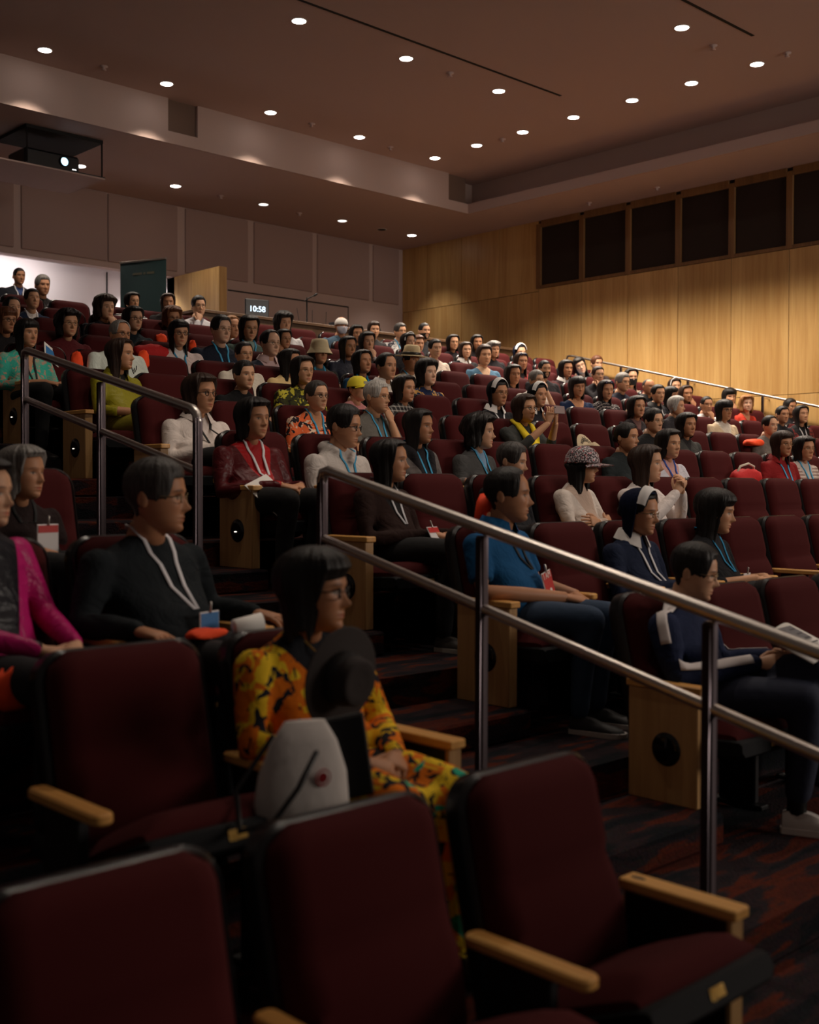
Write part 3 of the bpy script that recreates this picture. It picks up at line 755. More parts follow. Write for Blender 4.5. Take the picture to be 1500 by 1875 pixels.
def cloth(kind, c1, c2=None, c3=None, zv=.6, wv=.55, rough=.85, c4=None):
    """kind: plain, v (second colour inside the open front), floral, stripe, plaid, dots"""
    mt, nt, b = mk('cloth_'+kind)
    tc = N(nt, 'ShaderNodeTexCoord'); sep = N(nt, 'ShaderNodeSeparateXYZ'); nt.links.new(tc.outputs['Object'], sep.inputs[0])
    L = nt.links.new
    def math_(op, a, bb=None, c_=None):
        n = N(nt, 'ShaderNodeMath', operation=op)
        for i, x in enumerate((a, bb, c_)):
            if x is None: continue
            if isinstance(x, (int, float)): n.inputs[i].default_value = x
            else: L(x, n.inputs[i])
        return n.outputs[0]
    def mix(f, ca, cb):
        n = N(nt, 'ShaderNodeMix', data_type='RGBA'); L(f, n.inputs[0])
        for i, x in ((6, ca), (7, cb)):
            if isinstance(x, tuple): n.inputs[i].default_value = rgb(x)
            else: L(x, n.inputs[i])
        return n.outputs[2]
    def noise(sc, det=2, dist=0.0, vec=None):
        n = N(nt, 'ShaderNodeTexNoise'); n.inputs['Scale'].default_value = sc; n.inputs['Detail'].default_value = det; n.inputs['Distortion'].default_value = dist
        L(vec or tc.outputs['Object'], n.inputs['Vector']); return n.outputs['Fac']
    sub = kind.split('+')
    col = c1
    if 'floral' in sub:
        f1 = noise(15, 2, .8); f2 = noise(21, 2, 1.0)
        col = mix(math_('GREATER_THAN', f1, .52), c1, c2)
        col = mix(math_('GREATER_THAN', f2, .57), col, c3)
        if c4 and 'v' not in sub: col = mix(math_('GREATER_THAN', noise(12, 1, .5), .63), col, c4)
    elif 'sequin' in sub: col = mix(math_('GREATER_THAN', noise(110, 1), .54), mix(math_('GREATER_THAN', noise(70, 1), .62), c1, c3), c2)
    elif 'stripe' in sub:
        col = mix(math_('GREATER_THAN', math_('SINE', math_('MULTIPLY', sep.outputs[2], 190.0)), .1), c1, c2)
    elif 'plaid' in sub:
        sx = math_('GREATER_THAN', math_('SINE', math_('MULTIPLY', sep.outputs[0], 150.0)), .55)
        sz = math_('GREATER_THAN', math_('SINE', math_('MULTIPLY', sep.outputs[2], 150.0)), .55)
        col = mix(math_('MULTIPLY', math_('ADD', sx, sz), .5), c1, c2)
    elif 'dots' in sub:
        vo = N(nt, 'ShaderNodeTexVoronoi'); vo.inputs['Scale'].default_value = 55; vo.inputs['Randomness'].default_value = .15; L(tc.outputs['Object'], vo.inputs['Vector'])
        col = mix(math_('LESS_THAN', vo.outputs['Distance'], .33), c1, c2)
    if 'v' in sub:
        cin = c3 if sub[0] != 'v' else c2
        if sub[0] == 'floral': cin = c4 or c2
        mk_ = math_('LESS_THAN', math_('SUBTRACT', math_('ABSOLUTE', sep.outputs[0]), math_('MULTIPLY', math_('SUBTRACT', sep.outputs[2], zv), wv)), 0.0)
        mk_ = math_('MULTIPLY', mk_, math_('LESS_THAN', sep.outputs[1], -.02))
        col = mix(mk_, col, cin)
    if isinstance(col, tuple): b.inputs['Base Color'].default_value = rgb(col)
    else: L(col, b.inputs['Base Color'])
    bp = N(nt, 'ShaderNodeBump'); bp.inputs['Strength'].default_value = .42; bp.inputs['Distance'].default_value = .035
    L(noise(9, 3, 1.6), bp.inputs['Height']); L(bp.outputs[0], b.inputs['Normal'])
    b.inputs['Roughness'].default_value = rough; b.inputs['Specular IOR Level'].default_value = .2
    return mt

# shared leg meshes: trousers seated, fused with a voxel remesh
REMESH = []
def remesh_later(mb, name, vox, parent, mt, iters=8):
    o = mb.build(name, mt, parent, True)
    r = o.modifiers.new('r', 'REMESH'); r.mode = 'VOXEL'; r.voxel_size = vox; r.use_smooth_shade = True
    sm = o.modifiers.new('s', 'SMOOTH'); sm.factor = .5; sm.iterations = iters
    REMESH.append(o); return o
def bake_remesh():
    dg = bpy.context.evaluated_depsgraph_get(); dg.update()
    for o in REMESH:
        mt = list(o.data.materials)
        me = bpy.data.meshes.new_from_object(o.evaluated_get(dg))
        old = o.data; o.modifiers.clear(); o.data = me; me.name = o.name
        if not me.materials:
            for x in mt: me.materials.append(x)
        me.polygons.foreach_set('use_smooth', [True]*len(me.polygons))
        bpy.data.meshes.remove(old)
    REMESH.clear()
def legs_mb(hip_z=.50, knee=(.115, -.56, .53), ank=(.115, -.50, .10), sw=.10, thick=1.0):
    mb = MB()
    for sg in (-1, 1):
        h = (sg*.09, -.15, hip_z); kn = (sg*knee[0], knee[1], knee[2]); an = (sg*ank[0], ank[1], ank[2])
        mb.tube([h, (sg*.105, -.36, (hip_z+knee[2])/2+.01), kn], [.092*thick, .085*thick, .068*thick], 10)
        mb.tube([kn, (sg*ank[0], (knee[1]+ank[1])/2+.015, (knee[2]+ank[2])/2), an], [.066*thick, .058*thick, .048*thick], 10)
    mb.ell((0, -.13, hip_z), (.175, .13, .10), 14, 8)
    return mb
def shoe_mesh(L_=.26):
    mb = MB(); G = []
    for y, hw, zt in ((.075, .012, .05), (.07, .028, .075), (.03, .034, .085), (-.03, .036, .075), (-.08, .042, .055), (-.13, .044, .045), (-.17, .034, .036), (-.187, .012, .024)):
        G.append([(-hw, y, .018), (-hw, y, zt*.6), (-hw*.55, y, zt), (hw*.55, y, zt), (hw, y, zt*.6), (hw, y, .018)])
    mb.grid(G, True, 0, True, True)
    G = [[(x*1.06, y*1.03, z) for x, y, z in ((-hw, y, 0), (-hw, y, .022), (hw, y, .022), (hw, y, 0))] for y, hw in ((.076, .014), (.07, .03), (.0, .037), (-.08, .044), (-.13, .046), (-.17, .036), (-.19, .014))]
    mb.grid(G, True, 1, True, True)
    me = mb.mesh('shoe'); autosmooth(me, 50); return me
LEGS = {}
SHOES = {}
def shoe(col, sole):
    if (col, sole) not in SHOES:
        me = shoe_mesh(); me.materials.append(simple('shoe_%d_%d_%d' % col, S(*col), .6)); me.materials.append(simple('sole_%d_%d_%d' % sole, S(*sole), .6))
        SHOES[col, sole] = me
    return SHOES[col, sole]
SHARED_LEG = []
def lanyard_later(*a): LAN.append(a)
LAN = []
PEOPLE = []
GM = simple('glasses_black', S(18, 16, 16), .3)
GM2 = simple('glasses_metal', S(150, 130, 100), .3, .8)
GLENS = None
def rotM(yaw, pitch, tilt):
    return np.array(Matrix.Rotation(yaw, 3, 'Z') @ Matrix.Rotation(pitch, 3, 'X') @ Matrix.Rotation(tilt, 3, 'Y'))
def person(d):
    global GLENS
    k = d['k']; stand = d.get('stand', False); s0 = d.get('lean', 0.0)
    left = d.get('left', False)
    Yh = d.get('Y', 2.78+RT*k-s0 if not stand else 16.0)
    Ph = onY(d['u'], d['v'], Yh)
    fl_ = Z_TOP if stand else Zf(k)
    dep = proj(Ph)[2]
    s = float(np.clip(d['h']*dep/FOC/.241, .92, 1.13))*d.get('sc', 1.0)
    Hc = Ph.z-fl_
    look = math.atan2(5.8-Ph.x, Ph.y+6.5)+math.radians(d.get('y', 0))
    by = math.radians(d['by']) if 'by' in d else max(-.28, min(.3, look*.5))
    yh = -.08-s0 if not stand else -.04
    rx = Ph.x+math.sin(by)*yh; ry = Ph.y-math.cos(by)*yh
    root = empty('person', (rx, ry, fl_), by); tag(root, d['label'], 'person')
    fem = d['g'] == 'f'
    Mh = rotM(look-by, math.radians(-d.get('p', 0)), math.radians(d.get('t', 0)))
    hc = cyl((0, yh, Hc))
    near = d['h'] > 55
    lod = 2 if near else (1 if d['h'] > 36 else 0)
    si = d.get('skin', (d['id']*7) % 4)
    # ---- body: head, neck, trunk, arms, hands in one mesh
    B = MB()
    head_mesh(B, (48, 72, 98)[lod], (44, 60, 82)[lod], Mh, hc, s, .55 if d['hc'] in 'gwy' else 1.0, fem, d.get('closed', False))
    zs = Hc-.172*s
    sw = (.202 if fem else .232)*s*d.get('sww', 1.0)
    ty = d.get('ty', yh+.055)
    nb = hc+Mh@cyl((0, .022, -.07))*s
    nr_ = (.047 if fem else .056)*s
    B.tube([nb, hc+Mh@cyl((0, .026, -.125))*s, (0, ty+.004, zs+.055*s), (0, ty+.012, zs+.02), (0, ty+.01, zs-.05)], [nr_*1.0, nr_*.97, nr_*1.04, nr_*1.12, nr_*1.2], 16)
    seat_z = .88 if stand else .47
    hipy = -.03 if stand else -.13
    trunk = [(seat_z+.02, .15, .11, hipy), ((seat_z+zs)/2, .13, .085, (hipy+ty)/2), (zs-.10, .145, .085, ty), (zs-.03, .11, .06, ty), (zs+.02, .05, .045, ty)]
    B.grid([[(hw*s*math.cos(2*PI*j/14), cy+hd*s*math.sin(2*PI*j/14), z) for j in range(14)] for z, hw, hd, cy in trunk], True, 0, True, True)
    pose = d.get('pose', 'lap')
    lapz = .60 if not stand else .80
    arms = {}
    for sg in (-1, 1):
        sh = cyl((sg*(sw-.01), ty, zs-.042*s))
        if pose == 'cross': el, wr, hd, nn, cu = (sg*(sw+.045), ty-.10, zs-.25), (-sg*.05, ty-.20, zs-.205), (-sg, .1, .12), (0, -1, .3), .35
        elif pose in ('chinL', 'chinR', 'cheekL', 'cheekR', 'browL') and sg == (1 if pose[-1] == 'L' else -1):
            fx = hc+Mh@cyl((sg*(.012 if pose[0:4] == 'chin' else .062), -.088 if pose[0:4] == 'chin' else -.058, -.128 if pose[0] == 'c' else -.05))*s
            wr = fx+cyl((sg*.03, -.02, -.065))
            el, hd, nn, cu = (sg*(.14 if pose[0:2] == 'ch' else .2), wr[1]-.05, zs-.22), (-sg*.28, .25, 1), (-sg*.1, -1, .3), .75 if pose[0:4] == 'chin' else .3
        elif pose in ('chinL', 'chinR', 'cheekL', 'cheekR', 'browL'): el, wr, hd, nn, cu = (sg*(sw+.045), ty-.09, zs-.25), (-sg*.05, ty-.24, zs-.25), (-sg, .0, .1), (0, -.5, 1), .4
        elif pose == 'phone': el, wr, hd, nn, cu = (sg*.19, ty-.17, zs-.19), (sg*.05+.05, ty-.32, zs+.035), (-sg*.12, -.25, 1), (sg*.5, -1, -.1), .55
        elif pose == 'clasp': el, wr, hd, nn, cu = (sg*(sw+.05), ty-.07, zs-.26), (sg*.075+d.get('hx', 0), ty-.33, lapz+.01), (-sg*.62, -.62, -.12), (sg*.2, -.2, 1), .75
        elif pose == 'pray': el, wr, hd, nn, cu = (sg*(sw+.02), ty-.20, zs-.22), (sg*.045+.06, ty-.27, zs-.02), (-sg*.45, -.25, .85), (sg*.6, -.9, .2), .8
        elif pose == 'down': el, wr, hd, nn, cu = (sg*(sw+.06), ty, zs-.28), (sg*(sw+.03), ty-.08, zs-.52), (0, -.1, -1), (sg, 0, 0), .4
        elif pose == 'read': el, wr, hd, nn, cu = (sg*(sw+.05), ty-.08, zs-.25), (sg*.10+.10, ty-.33, lapz+.07), (-sg*.25, -1, .1), (sg*.8, 0, .5), .5
        elif pose == 'rest': el, wr, hd, nn, cu = (sg*(sw+.085), ty-.02, zs-.25), (sg*(sw+.07), ty-.26, lapz+.045), (0, -1, -.1), (0, 0, 1), .35
        else: el, wr, hd, nn, cu = (sg*(sw+.05), ty-.05, zs-.26), (sg*.115, ty-.27, lapz+.01), (-sg*.35, -.85, -.18), (0, -.15, 1), .45
        el = cyl(el); wr = cyl(wr); arms[sg] = (sh, el, wr)
        B.tube([sh, sh*.5+el*.5, el, el*.55+wr*.45, wr], [.046*s, .043*s, .039*s, .036*s, .026*s], 10)
        if lod > 0 or pose not in ('lap', 'cross'): hand(B, wr+cyl(hd)/np.linalg.norm(hd)*.01, hd, nn, -sg, s*.98, cu)
    B.build('body', skin(si), root, True, col=True)
    # ---- top
    T = MB()
    gir = d.get('girth', 1.0)
    prof = [(seat_z-.03, .175, .125, hipy), (seat_z+.07, .175*gir, .13*gir, hipy+.005), ((seat_z+zs)/2, .165*gir, .118*gir, (hipy+ty)/2-.01*(gir > 1)), (zs-.13, sw*.98/s, .112 if not fem else .118, ty-.01), (zs-.05, sw*1.0/s, .092, ty), (zs-.005, sw*.86/s, .07, ty), (zs+.03, sw*.5/s, .058, ty), (zs+.055, .062, .056, ty-.004)]
    T.grid([[(hw*s*np.sign(math.cos(2*PI*j/24))*abs(math.cos(2*PI*j/24))**.85, cy+hd*s*np.sign(math.sin(2*PI*j/24))*abs(math.sin(2*PI*j/24))**.85, z) for j in range(24)] for z, hw, hd, cy in prof], True, 0, True, True)
    bulk = d.get('bulk', 1.0)
    for sg in (-1, 1):
        sh, el, wr = arms[sg]
        if d.get('sl') == 'short':
            T.tube([sh, sh*.45+el*.55, sh*.22+el*.78], [.060*s, .057*s, .058*s], 12, round_end=False)
        elif d.get('sl') == 'mid':
            T.tube([sh, sh*.5+el*.5, el, el*.6+wr*.4], [.060*s, .055*s, .052*s, .047*s], 12)
        else:
            T.tube([sh, sh*.5+el*.5, el, el*.5+wr*.5, wr*.97+el*.03], [.061*s*bulk, .056*s*bulk, .052*s*bulk, .046*s*bulk, .036*s*bulk], 12)
        T.ell(sh, (.062*s, .062*s, .056*s), 10, 6)
    if d.get('hood'): T.tube([(-.09, ty-.06, zs+.03), (-.085, ty+.05, zs+.055), (0, ty+.09, zs+.06), (.085, ty+.05, zs+.055), (.09, ty-.06, zs+.03), (0.0, ty-.115, zs-.03)], [.03, .045, .05, .045, .03, .025], 10)
    if d.get('fur'): 
        T.tube([(-.07, ty-.12, zs-.16), (-.095, ty-.08, zs-.02), (-.08, ty+.04, zs+.04), (0, ty+.075, zs+.05), (.08, ty+.04, zs+.04), (.095, ty-.08, zs-.02), (.07, ty-.12, zs-.16)], .034, 10)
    tp = d['top']; kind = tp[0]; cs = [S(*c) for c in tp[1:]]
    if 'v' in kind.split('+') and len(cs) == 1: cs.append(tuple(x for x in S(200, 146, 110)))
    mt = cloth(kind, *cs[:3], c4=cs[3] if len(cs) > 3 else None, zv=zs-d.get('vd', .10), wv=d.get('vw', .55), rough=d.get('rough', .85))
    top = remesh_later(T, d.get('tname', 'top'), (.020, .015, .011)[lod], root, mt, (5, 7, 9)[lod])
    # ---- legs
    lk = d.get('legs', 'dark')
    if stand:
        Lg = MB()
        for sg in (-1, 1): Lg.tube([(sg*.09, -.03, .86), (sg*.10, -.04, .48), (sg*.10, 0, .09)], [.10, .075, .055], 10)
        Lg.ell((0, -.03, .88), (.17, .12, .10), 14, 8)
        remesh_later(Lg, 'trousers', .02, root, simple('dark_trousers', S(28, 28, 32), .85))
        for sg in (-1, 1): obj('shoe', shoe((20, 20, 20), (15, 15, 15)), root, (sg*.10, -.04, 0))
    elif not d.get('nolegs'):
        SHARED_LEG.append((root, d.get('legcol', (24, 24, 28)), d.get('shoecol', ((24, 22, 22), (20, 20, 20)))))
    # ---- hair, hats, glasses
    hm = hairmat(d['hc']); H = MB(); typ = d['hair']; nahr = ((40, 16), (64, 22), (110, 30))[lod]
    P3 = lambda x, y, z: hc+Mh@cyl((x, y, z))*s
    def ring(mb, pts, r, n=6, mi=0): mb.tube([P3(*p) for p in pts], r*s, n, mi)
    if typ == 'veil':
        hair_mesh(H, 'veil', Mh, hc, s*1.02, *nahr, seed=d['id']); H.build('veil', hm, root, True)
        W = MB(); G = []
        for a in np.linspace(-1.25, 1.25, 21):
            ang = a*1.02; x = .083*math.sin(ang); z = .012+.125*math.cos(ang); 
            G.append([P3(x*1.04, -.060-.012*math.cos(ang), z*.98-.002), P3(x*1.20, -.050, z*1.10), P3(x*1.20, -.018, z*1.11+.002), P3(x*1.04, -.010, z*1.02)])
        W.grid(G, False); W.build('white_band', simple('white_linen', S(226, 224, 222), .8), root, True)
        H2 = MB(); hair_mesh(H2, 'tied', Mh, hc, s*.99, 36, 14, d['id']); H2.build('hair', hairmat('k'), root, True)
    elif typ != 'none':
        hair_mesh(H, typ, Mh, hc, s, *nahr, seed=d['id'], flat=bool(d.get('hat'))); H.build('hair', hm, root, True)
    ex = d.get('ex', '').split()
    if 'g' in ex or 'gm' in ex:
        gl = MB()
        for sg in (-1, 1):
            gl.tube([P3(sg*(.032+.0195*math.cos(t)), -.098+.010*abs(math.cos(t))*(sg*math.cos(t) > 0), .000+.0155*math.sin(t)) for t in np.linspace(0, 2*PI, 15)], .0018*s if 'gm' in ex else .0026*s, 5, round_end=False)
            gl.tube([P3(sg*.051, -.088, .005), P3(sg*.072, -.04, .006), P3(sg*.077, .012, .004)], .002*s, 5)
        gl.tube([P3(-.0125, -.100, .004), P3(0, -.104, .006), P3(.0125, -.100, .004)], .002*s, 5)
        gl.build('glasses', GM2 if 'gm' in ex else GM, root, True)
    if 'shades' in ex:       # sunglasses pushed up on the hair
        gl = MB()
        for sg in (-1, 1): gl.ell(P3(sg*.033, -.083, .098), np.array([.026, .008, .018])*s, 12, 6)
        gl.tube([P3(-.07, -.03, .085), P3(-.03, -.088, .098), P3(.03, -.088, .098), P3(.07, -.03, .085)], .004*s, 6)
        gl.build('sunglasses', simple('sunglass', S(24, 30, 60), .1), root, True)
    if 'band' in ex:
        bd = MB(); bd.tube([P3(.088*math.sin(a), -.042-.012*math.cos(a), .012+.128*math.cos(a)) for a in np.linspace(-1.5, 1.5, 17)], .008*s, 6); bd.build('hair_band', simple('white_linen', S(226, 224, 222), .8), root, True)
    for e in ex:
        if e.startswith('mask'):
            mm = MB(); G = []
            for z in (-.016, -.03, -.05, -.07, -.09, -.108):
                row = []
                for a in np.linspace(-1.2, 1.2, 15):
                    x, y = skull(a, z); o_ = .009+.017*math.exp(-(a/.25)**2)*math.exp(-((z+.04)/.025)**2)
                    r0 = math.hypot(x, y); row.append(P3(x*(1+o_/r0), y*(1+o_/r0), z))
                G.append(row)
            mm.grid(G); mm.build('face_mask', simple('mask_dark', S(22, 22, 26), .8) if e == 'maskk' else simple('mask_light', S(176, 178, 190), .8), root, True)
    if 'earring' in ex:
        er = MB()
        for sg in (-1, 1): er.ell(P3(sg*.080, .018, -.043), np.array([.005, .005, .006])*s, 8, 6)
        er.build('earring', simple('pearl', S(230, 220, 205), .25), root, True)
    if 'beard' in ex:
        bd = MB(); G = []
        for z in (-.03, -.05, -.078, -.10, -.116):
            G.append([P3(*(np.array(skull(a, z))*1.05), z-.004) for a in np.concatenate([np.linspace(-1.5, -.35 if -.085 < z < -.045 else -.0, 8), np.linspace(.35 if -.085 < z < -.045 else .0, 1.5, 8)])])
        bd.grid(np.array(G)[:, :8]); bd.grid(np.array(G)[:, 8:]); bd.build('beard', hm, root, True)
    hat = d.get('hat')
    _hl = hc+Mh@cyl((0, 0, -.004 if hat in ('bucket', 'fedora') else -.024))*s
    Mtx = Matrix(((*(Mh[0]*s), _hl[0]), (*(Mh[1]*s), _hl[1]), (*(Mh[2]*s), _hl[2]), (0, 0, 0, 1)))
    if hat == 'bucket':
        q = MB(); q.lathe([(.002, .150), (.05, .150), (.078, .142), (.09, .10), (.097, .062), (.102, .052), (.132, .000), (.134, -.004), (.10, .044), (.09, .052)], 32, M=Mtx @ Matrix.Scale(1.1, 4, (0, 1, 0)) @ Matrix.Rotation(.12, 4, 'X'), cap=False)
        q.build('bucket_hat', simple('hat_cream', S(214, 198, 158), .85, bump=.2, bscale=120), root, True)
    if hat == 'fedora':
        q = MB(); q.lathe([(.002, .158), (.03, .152), (.055, .166), (.075, .155), (.088, .10), (.095, .060), (.10, .056), (.165, .050), (.168, .047), (.165, .044), (.098, .050)], 32, M=Mtx @ Matrix.Scale(1.12, 4, (0, 1, 0)) @ Matrix.Rotation(.10, 4, 'X'), cap=False)
        f = q.build('fedora', simple('hat_straw', S(212, 190, 148), .85, bump=.2, bscale=120), root, True)
        q = MB(); q.lathe([(.093, .088), (.0985, .086), (.100, .060), (.0955, .058)], 32, M=Mtx @ Matrix.Scale(1.12, 4, (0, 1, 0)) @ Matrix.Rotation(.10, 4, 'X'), cap=False); q.build('hat_band', M_BLACK, f, True)
    if hat in ('cap', 'sequin'):
        wid = 1.0
        q = MB(); q.lathe([(.002, .140), (.035, .136), (.065, .118), (.086, .085), (.093, .045), (.094, .035), (.088, .036)], 32, M=Mtx @ Matrix.Scale(1.13, 4, (0, 1, 0)) @ Matrix.Scale(1.06 if hat == 'cap' else 1.18, 4), cap=False)
        G = []
        for a in np.linspace(-1.15, 1.15, 17):
            G.append([P3(.093*math.sin(a)*r_, -.105*math.cos(a)*(1+(r_-1)*2.6*max(0, math.cos(a))**.8), .022-.02*(r_-1)*2-.010*(a*a)) for r_ in ((.97, 1.08, 1.18, 1.25) if hat == 'cap' else (1.1, 1.25, 1.38, 1.46))])
        q.grid(G); q.grid([[p-cyl((0, 0, .004)) for p in r_][::-1] for r_ in G])
        if hat == 'cap':
            c_ = q.build('yellow_cap', simple('cap_yellow', S(232, 214, 50), .8), root, True)
            G = []
            for a in np.linspace(-.62, .62, 11): G.append([P3(.0965*math.sin(a), -.108*math.cos(a)+(.0 if z < .038 else .028*(z-.038)/.05), z) for z in (.026, .044, .064, .082)])
            p_ = MB().grid(G).build('front_patch', M_OFFWHITE, c_, True)
            G = []
            for a in (-.22, -.07, .07, .22): MB().box(-.006, .006, -.001, .001, -.012, .012).build('patch_mark', simple('patch_grey', S(150, 150, 140), .7), p_).matrix_local = Matrix.Translation(P3(.101*math.sin(a), -.1135*math.cos(a)+.006, .054))
        else:
            m_ = cloth('sequin', S(74, 64, 68), S(206, 194, 198), S(190, 70, 80), rough=.3)
            q.build('sequin_hat', m_, root, True)
    if hat == 'beanie':
        q = MB(); q.lathe([(.002, .136), (.04, .130), (.07, .108), (.086, .075), (.090, .040), (.086, .035)], 28, M=Mtx @ Matrix.Scale(1.2, 4, (0, 1, 0)), cap=False)
        q.build('beanie', simple('beanie_white', S(214, 210, 204), .9), root, True)
    for e in ex:
        if e.startswith('lan'): LAN.append((root, top, e, zs, ty, s, d))
        if e.startswith('col'):
            cm = dict(w=S(222, 218, 214), k=S(24, 24, 28), p=S(206, 178, 176))[e[-1]] if e[-1] in 'wkp' else None
            c_ = MB(); G = []
            for a in np.linspace(-2.75, 2.75, 25):
                ca, sa = math.cos(a+PI), math.sin(a+PI)
                op = abs(a)/2.75
                r1, r2 = .060*s, .066*s; fall = .045+.035*max(0, op-.55)/.45
                x, y = -sa, ca
                G.append([(r1*x, ty-.004+r1*1.0*-y, zs+.045*s), (r1*1.05*x, ty-.004-r1*1.05*y, zs+.085*s-.03*op*op), (r2*1.1*x, ty-.004-r2*1.1*y, zs+.088*s-.032*op*op), (r2*1.55*x*(1+.2*op), ty-.004-r2*1.5*y, zs+.088*s-fall-.03*op)])
            mt_ = simple('collar_'+e[-1], cm, .8) if e != 'cols' else mt
            c_.grid(G); c_.build('collar', mt_, root, True)
    d['root'] = root; d['hcw'] = Ph; d['zs'] = zs; d['ty'] = ty; d['arms'] = arms; d['s'] = s; d['Hc'] = Hc; d['topo'] = top; d['Mh'] = Mh; d['hc3'] = hc
    PEOPLE.append(d)
    return d
def finish_people():
    # seated legs share two meshes
    base = {}
    L0 = remesh_later(legs_mb(), 'trousers', .018, None, simple('tmp_leg', (.1, .1, .1), .8))
    bake_remesh()
    me0 = L0.data; me0.materials.clear(); me0.materials.append(None)
    bpy.data.objects.remove(L0)
    for root, c, sh in SHARED_LEG:
        o = obj('trousers', me0, root)
        o.material_slots[0].link = 'OBJECT'; o.material_slots[0].material = simple('trousers_%d_%d_%d' % c, S(*c), .85, bump=.4, bscale=18)
        for sg in (-1, 1): obj('shoe', shoe(*sh), root, (sg*.115, -.53, 0))
    LC = dict(b=S(60, 160, 205), w=S(220, 218, 222), k=S(20, 20, 22), t=S(20, 140, 190), r=S(40, 80, 170))
    for root, top, e, zs, ty, s, d in LAN:
        bv = BVHTree.FromPolygons([v.co[:] for v in top.data.vertices], [p.vertices[:] for p in top.data.polygons])
        drop = d.get('drop', .20); bx = d.get('bx', .0)
        mb = MB(); wd = .0088*s
        end = None
        for sg in (-1, 1):
            G = []
            pts = [(sg*.062*s, zs+.035*s), (sg*.058*s, zs-.01), (sg*.050*s*(.8)+bx*.2, zs-.05), (sg*.032*s+bx*.5, zs-.05-drop*.5), (sg*.008+bx, zs-.05-drop)]
            for x, z in pts:
                h = bv.ray_cast(Vector((x, -2, z)), Vector((0, 1, 0)))
                y = h[0].y-.006 if h[0] is not None and h[0].y < ty+.03 else ty-.06
                G.append([(x-wd, y, z), (x+wd, y, z)]); end = (x, y, z)
            back = [[(sg*.062*s-wd, ty+.0, zs+.075*s), (sg*.062*s+wd, ty+.0, zs+.075*s)], [(sg*.03*s, ty+.062*s, zs+.085*s), (sg*.03*s, ty+.062*s, zs+.065*s)]]
            mb.grid(back[::-1]+G)
        col = LC[e[3]]
        lo = mb.build('lanyard', simple('lanyard_'+e[3], col, .7), root, True)
        sl = lo.modifiers.new('t', 'SOLIDIFY'); sl.thickness = .0025; sl.offset = 1
        if len(e) > 4:          # badge: c card
            x, z = 0+bx, end[2]
            hits = [bv.ray_cast(Vector((x, -2, z-q_)), Vector((0, 1, 0)))[0] for q_ in (0, .05, .10, .15)]
            y = min([end[1]]+[h_.y for h_ in hits if h_ is not None and h_.y > -.6])
            tl = d.get('btilt', 0.0)
            bm_ = Matrix.Translation((x, y-.012, z-.07)) @ Matrix.Rotation(d.get('brot', 0.0), 4, 'Y') @ Matrix.Rotation(-tl, 4, 'X') @ Matrix.Scale(1.28, 4)
            bo = MB().box(-.043, .043, -.002, .002, -.062, .05, .0015).build('badge', simple('badge_white', S(228, 224, 224), .4), lo); bo.matrix_local = bm_
            if e[4] in 'ru':
                cc = simple('badge_red', S(196, 40, 36), .5) if e[4] == 'r' else simple('badge_blue', S(70, 130, 190), .5)
                hi = .028 if d.get('fullred') else None
                if e[4] == 'r' and not d.get('fullred'): MB().box(-.040, .040, -.0035, -.002, .022, .046).build('badge_header', cc, bo)
                else: MB().box(-.039, .039, -.0032, -.002, -.058, .022 if e[4] == 'r' else .046).build('badge_face', cc, bo)
                if e[4] == 'u': MB().box(-.026, .026, -.0042, -.003, -.054, .0).build('name_card', simple('badge_white', S(228, 224, 224), .4), bo)
            cl = MB(); cl.tube([(0, -.004, .048), (0, -.006, .075)], .004, 6); cl.build('clip', M_STEEL, bo, True)
            d['badge'] = bo
# ------------------------------------------------------------------ the audience
def P(id, u, v, k, h, g, hair, hc, top, label, **kw):
    d = dict(id=id, u=u, v=v, k=k, h=h, g=g, hair=hair, hc=hc, top=top, label=label); d.update(kw); person(d); return d
K = (26, 26, 30); NAVY = (28, 36, 62); GRY = (92, 90, 88); WH = (222, 214, 208); MAR = (110, 24, 28)
P(1, 35, 507, 10, 31, 'm', 'crew', 'k', ('v', (34, 36, 44), (60, 80, 130)), 'man in dark suit with white lanyard standing by the rear wall', stand=True, ex='lanw', pose='down', Y=16.2)
P(2, 78, 524, 10, 36, 'm', 'short', 'g', ('plain', (40, 38, 38)), 'grey-haired man in dark jacket standing by the rear wall', stand=True, Y=15.4, pose='down', sc=1.05)
P(3, 59, 549, 9, 36, 'f', 'tied', 'k', ('v', (40, 52, 76), WH), 'woman with closed eyes and swept-back hair in navy jacket, white lanyard', closed=True, ex='lanw', p=8, y=-6)
P(4, 22, 566, 8, 38, 'f', 'tied', 'k', ('plain', K), 'woman with pulled-back black hair at the far left, chin raised', p=6)
P(5, 12, 588, 7, 42, 'f', 'bangs', 'r', ('plain', (36, 34, 36)), 'woman with reddish fringe and glasses at the left picture edge', ex='g')
P(6, 50, 612, 6, 48, 'f', 'blong', 'k', ('floral+v', (62, 178, 158), (120, 170, 150), (190, 150, 130), (200, 146, 110)), 'woman in teal flowered blouse behind the upper handrail', pose='clasp', ex='lank', vd=.12, hx=.08, sl='mid', legcol=(18, 18, 20))
P(7, 125, 594, 7, 48, 'f', 'curly', 'k', ('plain', (90, 30, 34)), 'woman with full wavy black hair and dark red top', ex='gm', y=-6)
P(8, 193, 565, 9, 43, 'f', 'curly', 'b', ('v', (30, 32, 40), (60, 50, 52)), 'woman with wavy brown hair holding her hand to her mouth', pose='chinL', y=4)
P(9, 220, 613, 6, 50, 'm', 'recede', 'g', ('plain', (206, 214, 204)), 'older balding man with glasses in a pale mint shirt', ex='g')
